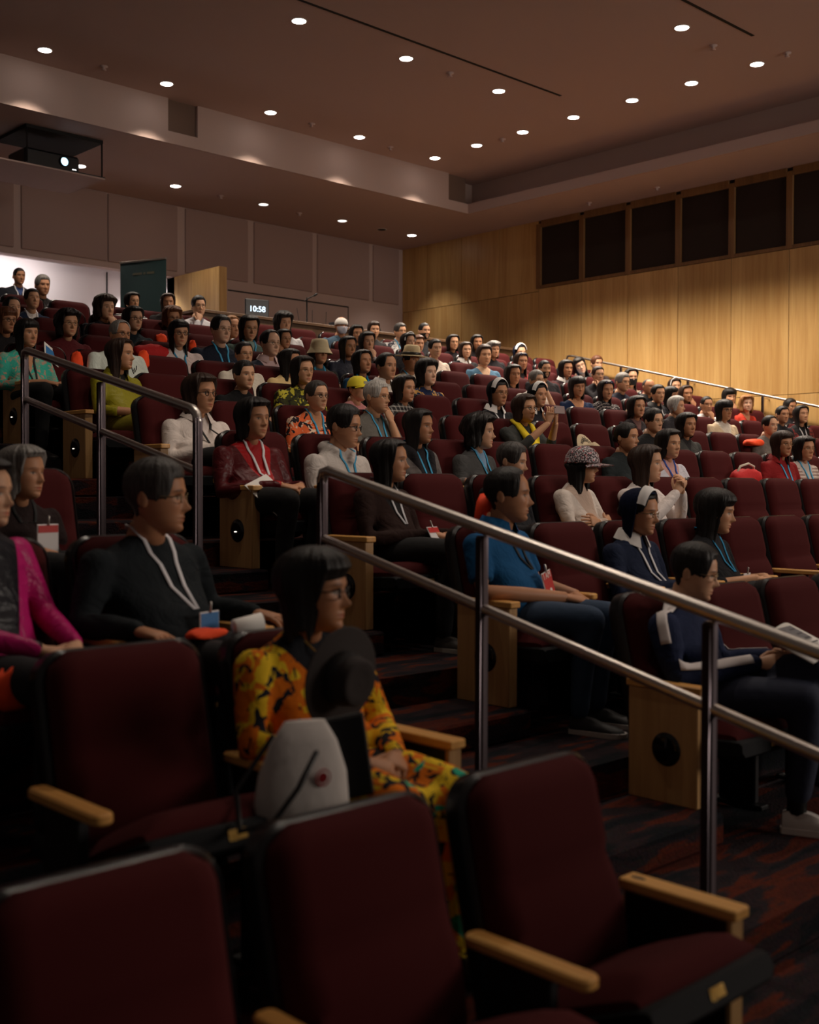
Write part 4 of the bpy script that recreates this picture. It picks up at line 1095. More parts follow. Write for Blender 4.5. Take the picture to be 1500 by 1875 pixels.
P(10, 222, 650, 5, 56, 'f', 'long', 'b', ('v', (146, 138, 32), (34, 34, 34)), 'woman in olive yellow satin blouse behind the upper handrail', pose='clasp', ex='earring cols', vd=.07, y=24, sl='mid', legcol=(150, 140, 36), rough=.4)
P(11, 243, 553, 10, 32, 'f', 'long', 'k', ('stripe', (228, 226, 224), (26, 26, 28)), 'woman in black and white striped shirt before the green banner', ex='gm', pose='cheekR')
P(12, 245, 585, 8, 44, 'f', 'bob', 'k', ('plain', (32, 44, 50)), 'woman with dark hair and glasses in dark teal, below the striped shirt', ex='g')
P(13, 308, 555, 10, 30, 'f', 'bob', 'b', ('plain', (44, 40, 42)), 'smiling woman with brown hair beside the wood partition', y=-22)
P(14, 316, 583, 9, 38, 'f', 'curly', 'r', ('plain', (50, 40, 40)), 'woman with reddish hair and dark sunglasses behind the white blouse', ex='g', y=-10, p=-6)
P(15, 328, 612, 7, 48, 'f', 'blong', 'k', ('v', (226, 206, 200), (236, 232, 230)), 'woman in white puff-sleeved blouse with glasses and blue lanyard', ex='g lanb', y=-12, bulk=1.2, pose='rest')
P(16, 364, 562, 10, 37, 'm', 'short', 'k', ('v', (208, 206, 210), (120, 120, 130)), 'man in white shirt covering his mouth before the wood partition', pose='chinR', y=-10, ex='gm')
P(17, 405, 605, 7, 50, 'm', 'short', 'k', ('plain', (30, 36, 50)), 'man with glasses in navy shirt with light blue lanyard', ex='gm lanb', y=0, skin=4)
P(18, 424, 600, 9, 42, 'm', 'recede', 'y', ('plain', (60, 56, 54)), 'fair-haired man half hidden behind the man in navy', y=6)
P(19, 457, 601, 8, 45, 'f', 'bob', 'k', ('v', (70, 86, 78), (150, 176, 168)), 'woman with black bob and glasses looking down, grey green top', ex='gm lanb', p=-10, y=-12)
P(20, 520, 592, 9, 37, 'm', 'curly', 'k', ('v', (206, 204, 206), (60, 50, 54)), 'person with tousled dark hair and white collar below the clock screen', y=-4, p=-5, ex='colw')
P(21, 495, 630, 7, 50, 'm', 'recede', 'k', ('v', (50, 56, 68), (214, 186, 186)), 'balding man with glasses in grey suit and pink shirt', ex='gm colp', vd=.22, skin=4, y=4)
P(22, 520, 622, 8, 36, 'f', 'long', 'k', ('plain', (70, 56, 58)), 'woman raising a hand to her face behind the grey suit', pose='cheekR', ex='gm')
P(23, 447, 650, 6, 45, 'f', 'tied', 'k', ('plain', (216, 206, 190)), 'woman in cream jacket with glasses, hair tied back', ex='gm', y=-8)
P(24, 447, 688, 5, 47, 'f', 'tied', 'k', ('plain', (22, 22, 24)), 'woman in black top with short black hair, lips pressed', y=-4, sc=1.06)
P(25, 532, 663, 6, 45, 'f', 'long', 'k', ('plain', (226, 196, 140)), 'woman in pale yellow top, face hidden by her black hair', y=20)
P(26, 585, 647, 7, 43, 'f', 'bob', 'k', ('v', (64, 64, 58), (60, 90, 100)), 'woman in cream bucket hat with dark jacket', hat='bucket', ex='gm lanb', y=-6, p=6)
P(27, 555, 680, 5, 45, 'f', 'bob', 'k', ('floral', (60, 62, 32), (190, 180, 60), (40, 36, 30)), 'woman with glasses in olive and yellow patterned blouse', ex='gm', y=-4, sc=1.06)
P(28, 580, 726, 4, 54, 'f', 'tied', 's', ('floral+v', (232, 110, 62), (40, 34, 40), (236, 206, 180), (200, 146, 110)), 'older woman in orange flowered blouse with big glasses', ex='g lanb earring', y=-2, vd=.10, sl='mid')
P(29, 625, 597, 10, 33, 'm', 'none', 'g', ('plain', (70, 92, 110)), 'man in white beanie and grey face mask', hat='beanie', ex='maskw', y=-4)
P(30, 465, 768, 3, 70, 'f', 'bob', 'k', ('v', (84, 22, 26), (166, 20, 26)), 'woman in dark red leather jacket over red sweater, white lanyard', ex='lanw', pose='clasp', vd=.30, vw=.42, y=-4, rough=.38, sc=1.05, hx=.06, legcol=(20, 20, 22), girth=1.12)
P(31, 630, 782, 3, 75, 'm', 'short', 'k', ('plain', (196, 188, 182)), 'man in pale grey hoodie with glasses and blue lanyard', ex='g lanb', hood=True, y=22, p=-6, girth=1.1, drop=.10, skin=2)
P(32, 368, 722, 4, 67, 'f', 'bob', 'b', ('v', (226, 214, 206), (222, 210, 204)), 'woman in white shirt jacket with dark glasses at the rail end', ex='g lank cols', pose='clasp', y=2, girth=1.15, sc=1.04, hx=.1, skin=2)
P(33, 638, 636, 7, 38, 'f', 'long', 'k', ('plain', (40, 44, 58)), 'woman with long black hair and glasses in glossy dark jacket', ex='gm', rough=.35)
P(34, 653, 612, 9, 32, 'f', 'long', 'k', ('plain', (40, 38, 44)), 'woman with long hair and glasses right of the masked man', ex='gm', y=-8)
P(35, 685, 605, 10, 29, 'f', 'shortf', 'b', ('plain', (44, 42, 44)), 'woman with short brown hair below the lit wall patch', y=-10)
P(36, 673, 627, 8, 36, 'f', 'bob', 'k', ('v', (36, 34, 38), (214, 206, 206)), 'woman covering a laugh with her hand', pose='chinL', y=-8)
P(37, 665, 664, 6, 37, 'f', 'bob', 'k', ('plain', (24, 62, 92)), 'woman with black bob, closed eyes and blue top', closed=True, ex='lant', p=6, sc=1.04, sww=.8)
P(38, 708, 672, 6, 47, 'm', 'recede', 'k', ('v', (44, 44, 50), (214, 206, 196)), 'man in dark suit with white shirt and tie', ex='colw', vd=.24, y=6, sc=1.03, sww=.85)
P(39, 733, 608, 10, 30, 'm', 'short', 's', ('floral', (206, 204, 202), (46, 46, 56), (120, 116, 118)), 'man in black and white patterned shirt near the rear corner', ex='gm lanb', y=6)
P(40, 748, 627, 8, 32, 'f', 'bob', 'k', ('plain', (40, 38, 42)), 'woman with pale hair band behind the fedora', ex='band', y=6)
P(41, 753, 660, 7, 42, 'm', 'short', 'k', ('v', (188, 172, 142), (206, 196, 176)), 'man in cream fedora and beige jacket', hat='fedora', ex='lanb', y=6)
P(42, 766, 631, 9, 30, 'f', 'shortf', 'r', ('dots', (50, 42, 46), (206, 190, 190)), 'woman with short auburn hair behind the fedora brim', y=-4)
P(43, 777, 607, 10, 30, 'm', 'crew', 'k', ('plain', (30, 30, 34)), 'bearded man in dark shirt against the maple wall', ex='beard', y=4)
P(44, 797, 639, 8, 35, 'f', 'tied', 'k', ('v', (224, 206, 190), (120, 96, 90)), 'girl with tied black hair in cream cardigan', y=-4, sc=.97)
P(45, 783, 685, 6, 45, 'f', 'puff', 'k', ('floral', (28, 40, 70), (196, 150, 80), (34, 46, 84)), 'woman with high styled black hair, navy and gold flowered top', y=4, p=4, skin=4)
P(46, 742, 713, 5, 45, 'f', 'bob', 'k', ('plaid', (44, 42, 44), (170, 166, 160)), 'woman with dark hair in grey plaid shirt', sc=1.06, y=8)
P(47, 690, 728, 4, 57, 'm', 'short', 'w', ('v', (102, 98, 92), (54, 56, 60)), 'white-haired man with glasses resting his cheek on his hand', ex='gm lanb', pose='cheekL', y=18, sl='short', vd=.02)
P(48, 655, 712, 5, 45, 'm', 'short', 'k', ('plain', (206, 140, 140)), 'person in yellow cap and pink shirt', hat='cap', y=12)
P(49, 768, 782, 3, 55, 'f', 'long', 'k', ('v', (112, 106, 104), (34, 32, 36)), 'woman in grey coat with furry collar and blue lanyard', ex='lanb', y=14, fur=True, vd=.30, sc=1.05, pose='rest')
P(50, 715, 845, 2, 72, 'f', 'long', 'k', ('v', (42, 24, 20), (30, 28, 30)), 'woman with long black hair in dark brown jacket holding clasped hands', ex='lanwr', pose='clasp', y=20, vd=.20, hx=.10, legcol=(18, 18, 20), shoecol=((60, 56, 52), (190, 184, 174)), sc=1.04, drop=.13, btilt=.5)
P(51, 830, 628, 10, 28, 'f', 'bob', 'k', ('plain', (34, 30, 34)), 'woman with black bob and glasses beside the first wall seam', ex='gm', y=-4)
P(52, 853, 642, 9, 29, 'f', 'bob', 'b', ('v', (34, 32, 36), (220, 214, 210)), 'woman in dark jacket with white collar left of the denim shirt', ex='colw', y=-8)
P(53, 874, 628, 10, 28, 'f', 'long', 'k', ('plain', (36, 32, 34)), 'woman with long black hair in the top row by the maple wall', y=-12)
P(54, 904, 642, 9, 29, 'f', 'curly', 'g', ('plain', (34, 32, 36)), 'woman with curly grey hair in dark top by the maple wall', y=0)
P(55, 887, 652, 8, 35, 'f', 'shortf', 'b', ('v', (84, 122, 150), (206, 170, 140)), 'woman with short brown hair in pale blue denim shirt', sc=1.05, vd=.16, sl='mid', y=-8, pose='rest', girth=1.1)
P(56, 952, 647, 10, 30, 'f', 'veil', 'n', ('plain', (34, 38, 56)), 'nun in dark veil in the highest row by the maple wall', ex='gm', y=4)
P(57, 955, 663, 8, 32, 'f', 'long', 'b', ('v', (140, 50, 50), (40, 36, 38)), 'woman with blue sunglasses pushed up on her hair', ex='shades', y=-6)
P(58, 940, 687, 7, 37, 'f', 'long', 'k', ('v', (224, 216, 206), (60, 50, 52)), 'woman with dark centre-parted hair in white jacket', y=-6, skin=3)
P(59, 997, 677, 7, 33, 'm', 'crew', 'k', ('plain', (34, 32, 36)), 'young man with cropped black hair in dark shirt', ex='beard', y=-4)
P(60, 982, 697, 6, 33, 'm', 'short', 'g', ('plain', (214, 208, 202)), 'grey-haired man in white shirt with his hand at his temple', pose='browL', sl='short', ex='gm', y=8)
P(61, 912, 721, 5, 46, 'f', 'veil', 'v', ('plain', (24, 25, 30)), 'nun in black veil with white band and glasses', ex='gm lanw colw', y=2, sc=1.02)
P(62, 985, 725, 5, 43, 'f', 'veil', 'v', ('plain', (30, 31, 38)), 'smiling nun with white band beside the phone holder', y=4, ex='colw')
P(63, 962, 749, 4, 50, 'f', 'bob', 'b', ('plain', (60, 62, 60)), 'woman with red glasses and yellow scarf holding up a phone', ex='g lank', pose='phone', y=4, sl='mid')
P(64, 880, 792, 3, 58, 'f', 'curly', 'k', ('v', (72, 72, 72), (130, 160, 190)), 'smiling woman with full black hair in charcoal cardigan', y=26, ex='lanb', sc=1.04)
P(65, 1037, 676, 8, 32, 'f', 'long', 'k', ('v', (52, 36, 40), (206, 200, 200)), 'woman with long black hair left of the laughing woman', ex='colw', y=2)
P(66, 1062, 671, 9, 34, 'f', 'blong', 'k', ('plain', (70, 140, 190)), 'laughing woman with tilted head, glasses and blue scarf', ex='gm', t=-22, y=-18, skin=4)
P(67, 1093, 667, 9, 29, 'm', 'short', 'r', ('plain', (60, 50, 50)), 'brown-haired man by the top end of the wall handrail', y=4)
P(68, 1095, 687, 7, 31, 'f', 'tied', 'b', ('plain', (36, 34, 38)), 'woman leaning chin on fist below the wall handrail', pose='chinR', y=-4, ex='gm')
P(69, 1058, 710, 6, 37, 'f', 'bangs', 'k', ('v', (24, 40, 72), (200, 146, 110)), 'woman with black fringe in navy blue cardigan', vd=.16, y=-12, sc=1.02)
P(70, 1110, 715, 6, 36, 'f', 'long', 'k', ('dots', (40, 36, 40), (206, 196, 190)), 'woman in dotted blouse with white hair band', ex='shades', closed=True, y=-6, p=-4)
P(71, 1140, 701, 7, 34, 'm', 'short', 'g', ('plain', (30, 32, 44)), 'grey-haired man with glasses in dark navy jacket', ex='gm', y=14)
P(72, 1156, 692, 8, 32, 'f', 'long', 'k', ('plain', (196, 180, 160)), 'woman wearing a black face mask under the wall handrail', ex='maskk', y=-6)
P(73, 1188, 709, 7, 30, 'm', 'bald', 's', ('plain', (40, 40, 46)), 'bald man seated below the wall handrail', ex='colk', y=10)
P(74, 1167, 746, 5, 37, 'f', 'bob', 'k', ('v', (40, 34, 38), (110, 80, 76)), 'woman with black bob and downturned mouth, dark top', y=-2, sc=1.05)
P(75, 1205, 722, 6, 34, 'f', 'tied', 'k', ('plain', (30, 30, 36)), 'woman in black jacket with white lanyard, hair tied', ex='lanw colk', y=0, sww=.85)
P(76, 1236, 708, 8, 28, 'f', 'bob', 'b', ('plain', (40, 36, 40)), 'woman with pale hair band by the second wall rail post', ex='band', y=-4)
P(77, 1257, 722, 7, 31, 'f', 'long', 'b', ('plain', (40, 36, 38)), 'woman with brown hair touching her cheek by the rail post', pose='cheekL', y=-4)
P(78, 1228, 725, 6, 32, 'f', 'blong', 'k', ('plain', (34, 32, 36)), 'woman with black hair turned away before the rail post', y=30, sww=.78)
P(79, 1239, 745, 5, 34, 'f', 'shortf', 'w', ('plain', (44, 42, 46)), 'silver-haired woman turned toward the stage', y=34)
P(80, 1197, 772, 4, 38, 'm', 'short', 'k', ('plain', (28, 28, 30)), 'short-haired person with glasses in black furry jacket', ex='gm', y=6, sc=1.08)
P(81, 1258, 779, 4, 43, 'f', 'bob', 'k', ('v', (64, 64, 62), (40, 38, 40)), 'woman with dark hair in grey patterned jacket', y=2, skin=3)
P(82, 1294, 742, 6, 31, 'm', 'crew', 'k', ('plain', (216, 212, 212)), 'boy with buzzed hair in white shirt holding hand to mouth', pose='chinL', sl='short', y=-6)
P(83, 1336, 728, 7, 33, 'm', 'bangs', 'k', ('plain', (210, 206, 206)), 'boy with thick black fringe covering his mouth', pose='chinL', sl='short', y=-4, sww=.85)
P(84, 1368, 741, 6, 29, 'f', 'curly', 'y', ('v', (196, 60, 44), (206, 150, 116)), 'woman with wavy blonde brown hair in red jacket', y=-14, skin=4, p=8, sww=.85)
P(85, 1327, 752, 5, 37, 'f', 'bangs', 'k', ('v', (206, 184, 154), (214, 204, 190)), 'young woman with glasses in beige shirt', ex='g', y=4, vd=.2)
P(86, 1148, 802, 3, 50, 'f', 'tied', 'k', ('plain', (34, 40, 42)), 'woman with black hair tied low in dark grey sweater', y=16, sc=1.05)
P(87, 1226, 814, 3, 50, 'f', 'bob', 'k', ('v', (206, 204, 214), (206, 160, 156)), 'woman in white cardigan with blue lanyard, arms crossed', ex='lanr', pose='cross', vd=.22, y=2, sc=1.04)
P(88, 1185, 850, 2, 63, 'f', 'long', 'b', ('plain', (224, 214, 210)), 'woman with long dark hair in white, hands clasped by her chin', pose='pray', y=22, sc=1.05)
P(89, 1447, 746, 6, 30, 'm', 'short', 'k', ('plain', (40, 40, 46)), 'man with glasses in the row next to the wall rail at right', ex='gm', y=8)
P(90, 1433, 760, 5, 32, 'f', 'tied', 'k', ('plain', (40, 40, 44)), 'woman with smooth dark hair left of the plaid sleeve', y=2)
P(91, 1468, 760, 5, 33, 'f', 'long', 'k', ('plaid+v', (60, 34, 34), (150, 50, 44), (26, 26, 28)), 'woman in black and red plaid jacket with white lanyard', ex='lanw', closed=True, p=6, y=4, vd=.3)
P(92, 1410, 780, 4, 35, 'm', 'recede', 'k', ('plain', (112, 104, 98)), 'man in grey shirt with receding black hair', y=10)
P(93, 1433, 814, 3, 46, 'f', 'blong', 'b', ('plain', (130, 26, 28)), 'woman in red fleece with long dark hair and glasses', ex='gm lanb cols', y=0)
P(94, 1474, 822, 3, 43, 'f', 'bob', 'k', ('stripe+v', (206, 190, 180), (150, 124, 116), (190, 180, 174)), 'woman with glasses in beige striped cardigan at the right edge', ex='gm lanb', y=2, vd=.2)
P(95, 1066, 853, 2, 62, 'f', 'long', 'k', ('v', (220, 208, 198), (200, 176, 160)), 'woman in sequinned cap and white knit cardigan', hat='sequin', y=24, vd=.26, sc=1.02, pose='cross')
P(96, 937, 846, 2, 60, 'm', 'short', 's', ('plain', (34, 34, 38)), 'grey-haired person bent forward behind the man in blue', y=24, p=-8)
P(97, 930, 908, 1, 98, 'm', 'recede', 'k', ('plain', (18, 78, 124)), 'man in blue polo shirt with red badge and jeans by the aisle', ex='lankr cols', pose='clasp', y=26, sl='short', girth=1.12, hx=.12, legcol=(40, 62, 88), shoecol=((26, 26, 28), (196, 190, 184)), fullred=True, drop=.12, skin=3, bx=.05, brot=-.18, btilt=.2)
P(98, 1172, 939, 1, 80, 'f', 'veil', 'n', ('plain', (24, 34, 58)), 'nun in navy habit with white collar, behind the striped jacket', ex='colw lanw gm', y=8, p=-6, pose='clasp', hx=.25)
P(99, 1311, 937, 1, 78, 'f', 'blong', 'k', ('v', (26, 26, 30), (40, 40, 44)), 'woman with straight black hair and turquoise lanyard, face in shade', ex='lantc', drop=.12, y=22, p=-8, sl='mid', pose='clasp')
P(100, 1271, 1049, 0, 100, 'm', 'short', 'k', ('plain', (28, 38, 68)), 'person in navy track jacket with white stripes reading a magazine', ex='gm', pose='read', y=18, p=-10, legcol=(24, 34, 58), nolegs=True, bulk=1.15, tname='track_jacket')
P(101, 577, 1083, 0, 146, 'f', 'bangs', 'k', ('floral+v', (226, 118, 20), (236, 196, 40), (28, 30, 40), (26, 28, 34)), 'woman with black bob and glasses in orange flowered dress holding a hat', ex='g', pose='clasp', y=6, by=2, left=True, vd=.14, vw=.8, nolegs=True, sc=1.0, tname='dress_top')
P(102, 287, 912, 1, 132, 'm', 'short', 's', ('plain', (26, 32, 36)), 'man with glasses in dark sweater wearing a blue conference badge', ex='gm lanwu', pose='rest', y=22, left=True, girth=1.15, bx=.035, drop=.165, skin=3, legcol=(22, 22, 26))
P(103, 43, 867, 2, 92, 'f', 'bob', 'g', ('plain', (40, 28, 28)), 'grey-haired woman in dark brown top with white badge', ex='lankr', y=8, left=True, drop=.0, skin=2)
P(104, -28, 905, 1, 120, 'f', 'bob', 'k', ('v', (190, 30, 110), (30, 30, 36)), 'person in shiny magenta jacket at the lower left edge', y=10, left=True, pose='clasp', rough=.35, hx=.06, vd=.4, vw=.35)
finish_people()
# ------------------------------------------------------------------ seat labels from who sits where
def short(l):
    w_ = l.split(); 
    for st in (' in ', ' with ', ' holding ', ' raising ', ' covering ', ' wearing ', ' leaning ', ' seated ', ' touching ', ' bent '):
        pass
    return ' '.join(w_[:8]).rstrip(',')
OCC = {}
for d in PEOPLE:
    if d.get('stand'): continue
    c_ = [r for r in SEATS if r[2] == d['k'] and (r[3] == 'left') == bool(d.get('left'))]
    c_.sort(key=lambda r: abs(r[1]-d['root'].location.x))
    for r in c_[:2]:
        if r[0].name not in OCC and abs(r[1]-d['root'].location.x) < .6: OCC[r[0].name] = d; break
ORD = ('next', 'second', 'third', 'fourth', 'fifth', 'sixth', 'seventh', 'eighth', 'ninth', 'tenth', 'eleventh', 'twelfth', 'thirteenth', 'fourteenth')
used = set()
for r, X, k, sec in SEATS:
    r['category'] = 'seat'; r['group'] = 'maroon auditorium seats'
    if r.name in OCC: r['label'] = 'maroon seat occupied by the '+short(OCC[r.name]['label']); used.add(r['label']); continue
    row = sorted([q_ for q_ in SEATS if q_[2] == k and q_[3] == sec and q_[0].name in OCC], key=lambda q_: abs(q_[1]-X))
    for q_ in row:
        n = max(1, round(abs(q_[1]-X)/.585))
        l = 'empty maroon seat, %s to the %s of the %s' % (ORD[min(n, 14)-1], 'right' if X > q_[1] else 'left', ' '.join(short(OCC[q_[0].name]['label']).split()[:7]).rstrip(','))
        if l not in used: break
    if not row:
        i = round((2.6-X)/.61+.5)
        l = 'empty maroon foreground seat, %s from the aisle in the nearest row' % ('first', 'second', 'third', 'fourth', 'fifth')[max(0, min(i-1, 4))]
    r['label'] = l; used.add(l)
BYID = {d['id']: d for d in PEOPLE}
def W(d, p): return d['root'].matrix_basis @ Vector(p)
bpy.context.view_layer.update()

# ---- woman in the flowered dress: skirt, hat, tote bag, folder
d = BYID[101]; rt = d['root']
sk = MB()
for sg in (-1, 1):
    sk.tube([(sg*.09, -.13, .50), (sg*.10, -.36, .53), (sg*.11, -.55, .52)], [.10, .095, .085], 12)
    sk.tube([(sg*.11, -.56, .51), (sg*.115, -.56, .34), (sg*.12, -.53, .12)], [.085, .095, .10], 12)
sk.box(-.12, .12, -.58, -.14, .44, .56); sk.ell((0, -.13, .5), (.18, .13, .11), 14, 8)
sko = remesh_later(sk, 'skirt', .013, rt, cloth('floral', S(226, 118, 20), S(236, 196, 40), S(30, 30, 36), c4=S(40, 160, 130)), 8)
for sg in (-1, 1): obj('shoe', shoe((24, 22, 22), (20, 20, 20)), rt, (sg*.12, -.56, 0))
nk = MB(); nk.tube([(-.052, d['ty']-.035, d['zs']+.045), (-.03, d['ty']-.085, d['zs']-.0), (0, d['ty']-.105, d['zs']-.03), (.03, d['ty']-.085, d['zs']-.0), (.052, d['ty']-.035, d['zs']+.045)], .003, 6); nk.build('necklace', M_BRASS, rt, True)
# felt hat held in front of the chest, crown toward the viewer
M_FELT = simple('felt_hat', S(44, 36, 34), .9, bump=.1, bscale=200)
hp = onY(622, 1240, 2.50)
ho = MB(); ho.lathe([(.002, .105), (.05, .10), (.078, .11), (.09, .10), (.097, .04), (.102, .006), (.11, .0), (.19, .012), (.196, .008), (.19, .002), (.10, -.006)], 36, cap=False)
h = ho.build('felt_hat', M_FELT, None, True); tag(h, 'dark brown felt hat held on the lap of the woman in orange flowers', 'hat')
h.location = hp; dv = Vector((.12, -.95, -.12)); h.rotation_euler = dv.to_track_quat('Z', 'Y').to_euler(); h.scale = (.75, .75, .75)
hb = MB(); hb.lathe([(.096, .055), (.100, .052), (.104, .010), (.10, .008)], 36, cap=False); hb.build('hat_band', simple('felt_band', S(30, 26, 26), .8), h, True)
# tote bag with red seal and black strap, beside a black folder
tb = onY(552, 1492, 2.40)
bg = MB(); G = []
for t, z in ((1.0, 0), (1.02, .02), (.93, .12), (.70, .21), (.42, .27)):
    G.append([(.165*t*math.cos(a)*(1), .055*t*math.sin(a)*(1.1 if z < .2 else .5), z) for a in np.linspace(0, 2*PI, 24, endpoint=False)])
bg.grid(G, True, 0, True, True)
b = bg.build('tote_bag', simple('tote_canvas', S(214, 206, 200), .85, bump=.3, bscale=14), None, True); tag(b, 'white tote bag with red seal leaning on the lap of the flowered dress', 'bag')
b.scale = (.78, .9, .95); b.location = tb; b.rotation_euler = (.12, 0, -.4)
se = MB(); M_ = Matrix.Translation((.05, -.060, .125)) @ Matrix.Rotation(PI/2+.12, 4, 'X')
se.lathe([(.022, 0), (.022, .003), (.026, .003), (.026, 0)], 24, M=M_, cap=False); se.lathe([(.001, .0), (.001, .003), (.015, .003), (.015, 0)], 16, M=M_)
se.build('red_seal', simple('seal_red', S(176, 40, 48), .6), b)
stp = MB(); stp.tube([(.02, -.07, .20), (-.06, -.14, .13), (-.15, -.18, .06), (-.24, -.12, .02), (-.22, .02, .08), (-.10, .03, .22)], .011, 8, flat=.5); stp.build('strap', M_BLACK, b, True)
fo = MB(); fo.box(-.085, .085, -.010, .010, -.125, .11, .006)
f = fo.build('folder', simple('black_folder', S(16, 17, 20), .5)); tag(f, 'black folder held upright beside the white tote bag', 'folder')
f.location = onY(618, 1385, 2.37); f.rotation_euler = (.15, -.16, -.55)

# ---- person in the track jacket: stripes, legs, magazine
d = BYID[100]; rt = d['root']; zs, ty, s = d['zs'], d['ty'], d['s']
WH_ = simple('track_white', S(222, 214, 212), .7)
tr_ = MB()
for sg in (-1, 1):
    sh, el, wr = d['arms'][sg]
    hip = MB()
lg = MB()
lg.tube([(-.09, -.15, .50), (-.09, -.36, .54), (-.06, -.57, .55)], [.10, .09, .075], 12); lg.tube([(-.06, -.57, .55), (-.05, -.56, .30), (-.05, -.54, .16)], [.075, .062, .055], 12)
lg.tube([(.09, -.15, .50), (.08, -.36, .60), (.03, -.60, .66)], [.10, .092, .078], 12); lg.tube([(.03, -.60, .66), (.10, -.70, .48), (.14, -.74, .42)], [.075, .062, .055], 12)
lg.ell((0, -.13, .5), (.18, .13, .11), 14, 8)
remesh_later(lg, 'trousers', .013, rt, simple('track_trousers', S(24, 32, 56), .8, bump=.4, bscale=18), 7)
an = MB(); an.tube([(.13, -.73, .45), (.17, -.765, .34)], [.04, .036], 10); an.tube([(-.05, -.54, .2), (-.05, -.535, .09)], [.042, .04], 10); an.build('ankles', skin(1), rt, True)
so = MB(); so.tube([(.158, -.755, .375), (.178, -.77, .315)], [.043, .042], 10); so.build('sock', simple('sock_white', S(214, 206, 204), .9), rt, True)
WS = shoe((206, 200, 196), (226, 220, 216))
s1 = obj('shoe', WS, rt, (.185, -.80, .25), (.75, 0, .35)); s2 = obj('shoe', WS, rt, (-.05, -.56, .0), (0, 0, .2))
for a in (s1, s2): a.scale = (1.12, 1.12, 1.12)
mg = empty('magazine', W(d, (.13, -.50, .745)), 0); mg.rotation_euler = (.42, 0, d['root'].rotation_euler.z-.1); tag(mg, 'open white magazine on the knee of the person in the track jacket', 'magazine')
for sg in (-1, 1):
    G = [[(sg*x, y, .035*math.sin(PI*min(x/.2, 1))*.5+.004) for y in (-.13, .13)] for x in np.linspace(0.0, .19, 8)]
    if sg > 0: G = [r_[::-1] for r_ in G]
    o = MB().grid(G).build('page', M_OFFWHITE, mg, True); md = o.modifiers.new('t', 'SOLIDIFY'); md.thickness = .006; md.offset = -1
    for j in range(5): MB().box(sg*.05-.03, sg*.05+.05*(.4+.12*j), .07-.035*j, .077-.035*j, .0255, .027).build('print_line', simple('ink', S(60, 60, 66), .7), o)
MB().box(-.05, .09, -.005, .10, .024, .026).build('print_picture', simple('print_grey', S(110, 108, 112), .7), mg)

# ---- items worn or held by others
d = BYID[63]                                    # phone, yellow scarf
ph = MB(); ph.box(-.068, .068, -.005, .005, -.034, .034, .004)
o = ph.build('smartphone', simple('phone_case', S(150, 130, 128), .3)); tag(o, 'smartphone held up by the woman with the yellow scarf', 'phone')
o.location = W(d, (.06, d['ty']-.40, d['zs']+.15)); o.rotation_euler = (-.1, 0, d['root'].rotation_euler.z)
cm = MB(); cm.lathe([(.006, 0), (.006, -.002), (.001, -.002)], 10, M=Matrix.Translation((-.055, -.005, .02)) @ Matrix.Rotation(-PI/2, 4, 'X')); cm.build('camera_lens', M_BLACK, o)
sc_ = MB(); z0, t0 = d['zs'], d['ty']
sc_.tube([(-.07, t0+.03, z0+.07), (-.085, t0-.05, z0+.03), (-.06, t0-.115, z0-.06), (.0, t0-.16, z0-.16), (.03, t0-.19, z0-.30), (.04, t0-.21, z0-.38)], [.03, .036, .045, .075, .095, .07], 10, flat=.6)
sc_.tube([(.07, t0+.03, z0+.07), (.085, t0-.05, z0+.03), (.075, t0-.12, z0-.07), (.04, t0-.16, z0-.18)], [.03, .034, .036, .04], 10, flat=.6)
remesh_later(sc_, 'scarf', .010, d['root'], simple('yellow_scarf', S(236, 208, 24), .8, bump=.5, bscale=22), 4)

# ---- loose things on seats
def blob_bag(name, loc, sz, mt, label, cat='bag', rz=0, handle=None):
    q = MB(); r_ = np.random.default_rng(abs(hash(label)) % 1000 if False else len(label)*7); G = []
    for i, (z, t) in enumerate(((0, .85), (.15, 1.0), (.45, .98), (.75, .85), (.95, .62), (1.0, .3))):
        G.append([(sz[0]*t*math.cos(a)*(1+.12*math.sin(3*a+i+r_.uniform(0, 1))), sz[1]*t*math.sin(a)*(1+.12*math.sin(2*a+i)), sz[2]*z*(1+.10*math.sin(2*a+i))) for a in np.linspace(0, 2*PI, 20, endpoint=False)])
    q.grid(G, True, 0, True, True); o = q.build(name, mt, None, True); tag(o, label, cat); o.location = loc; o.rotation_euler = (0, 0, rz)
    if handle: 
        hq = MB(); hq.tube([(-sz[0]*.6, 0, sz[2]*.8), (-sz[0]*.5, -.02, sz[2]*1.25), (0, -.03, sz[2]*1.45), (sz[0]*.5, -.02, sz[2]*1.25), (sz[0]*.6, 0, sz[2]*.8)], .011, 8); hq.build('handle', handle, o, True)
    return o
def on(u, v, k, dy): return onY(u, v, Yk(k)+dy)
def put(u, v, k, dy, h): p = on(u, v, k, dy); return (p.x, p.y, p.z-h)
blob_bag('orange_bag', put(140, 655, 6, .0, .13), (.05, .05, .17), M_ORANGE, 'orange cloth bag standing against the seat behind the teal blouse')
blob_bag('red_jacket', put(275, 636, 7, -.02, .10), (.2, .10, .12), M_RED, 'red jacket heaped on the seat left of the white blouse', 'jacket')
blob_bag('orange_bag', put(262, 652, 6, -.02, .10), (.05, .05, .14), M_ORANGE, 'orange bag below the red jacket')
blob_bag('orange_bag', put(294, 614, 8, .02, .08), (.07, .05, .09), M_ORANGE, 'orange bag tucked behind the woman with reddish hair')
blob_bag('orange_bag', put(352, 632, 7, .05, .10), (.04, .04, .14), M_ORANGE, 'orange bag right of the white blouse shoulder')
blob_bag('orange_bag', put(317, 730, 5, .08, .05), (.09, .06, .08), M_ORANGE, 'small orange bag on the seat edge above the white shirt jacket', handle=M_OFFWHITE)
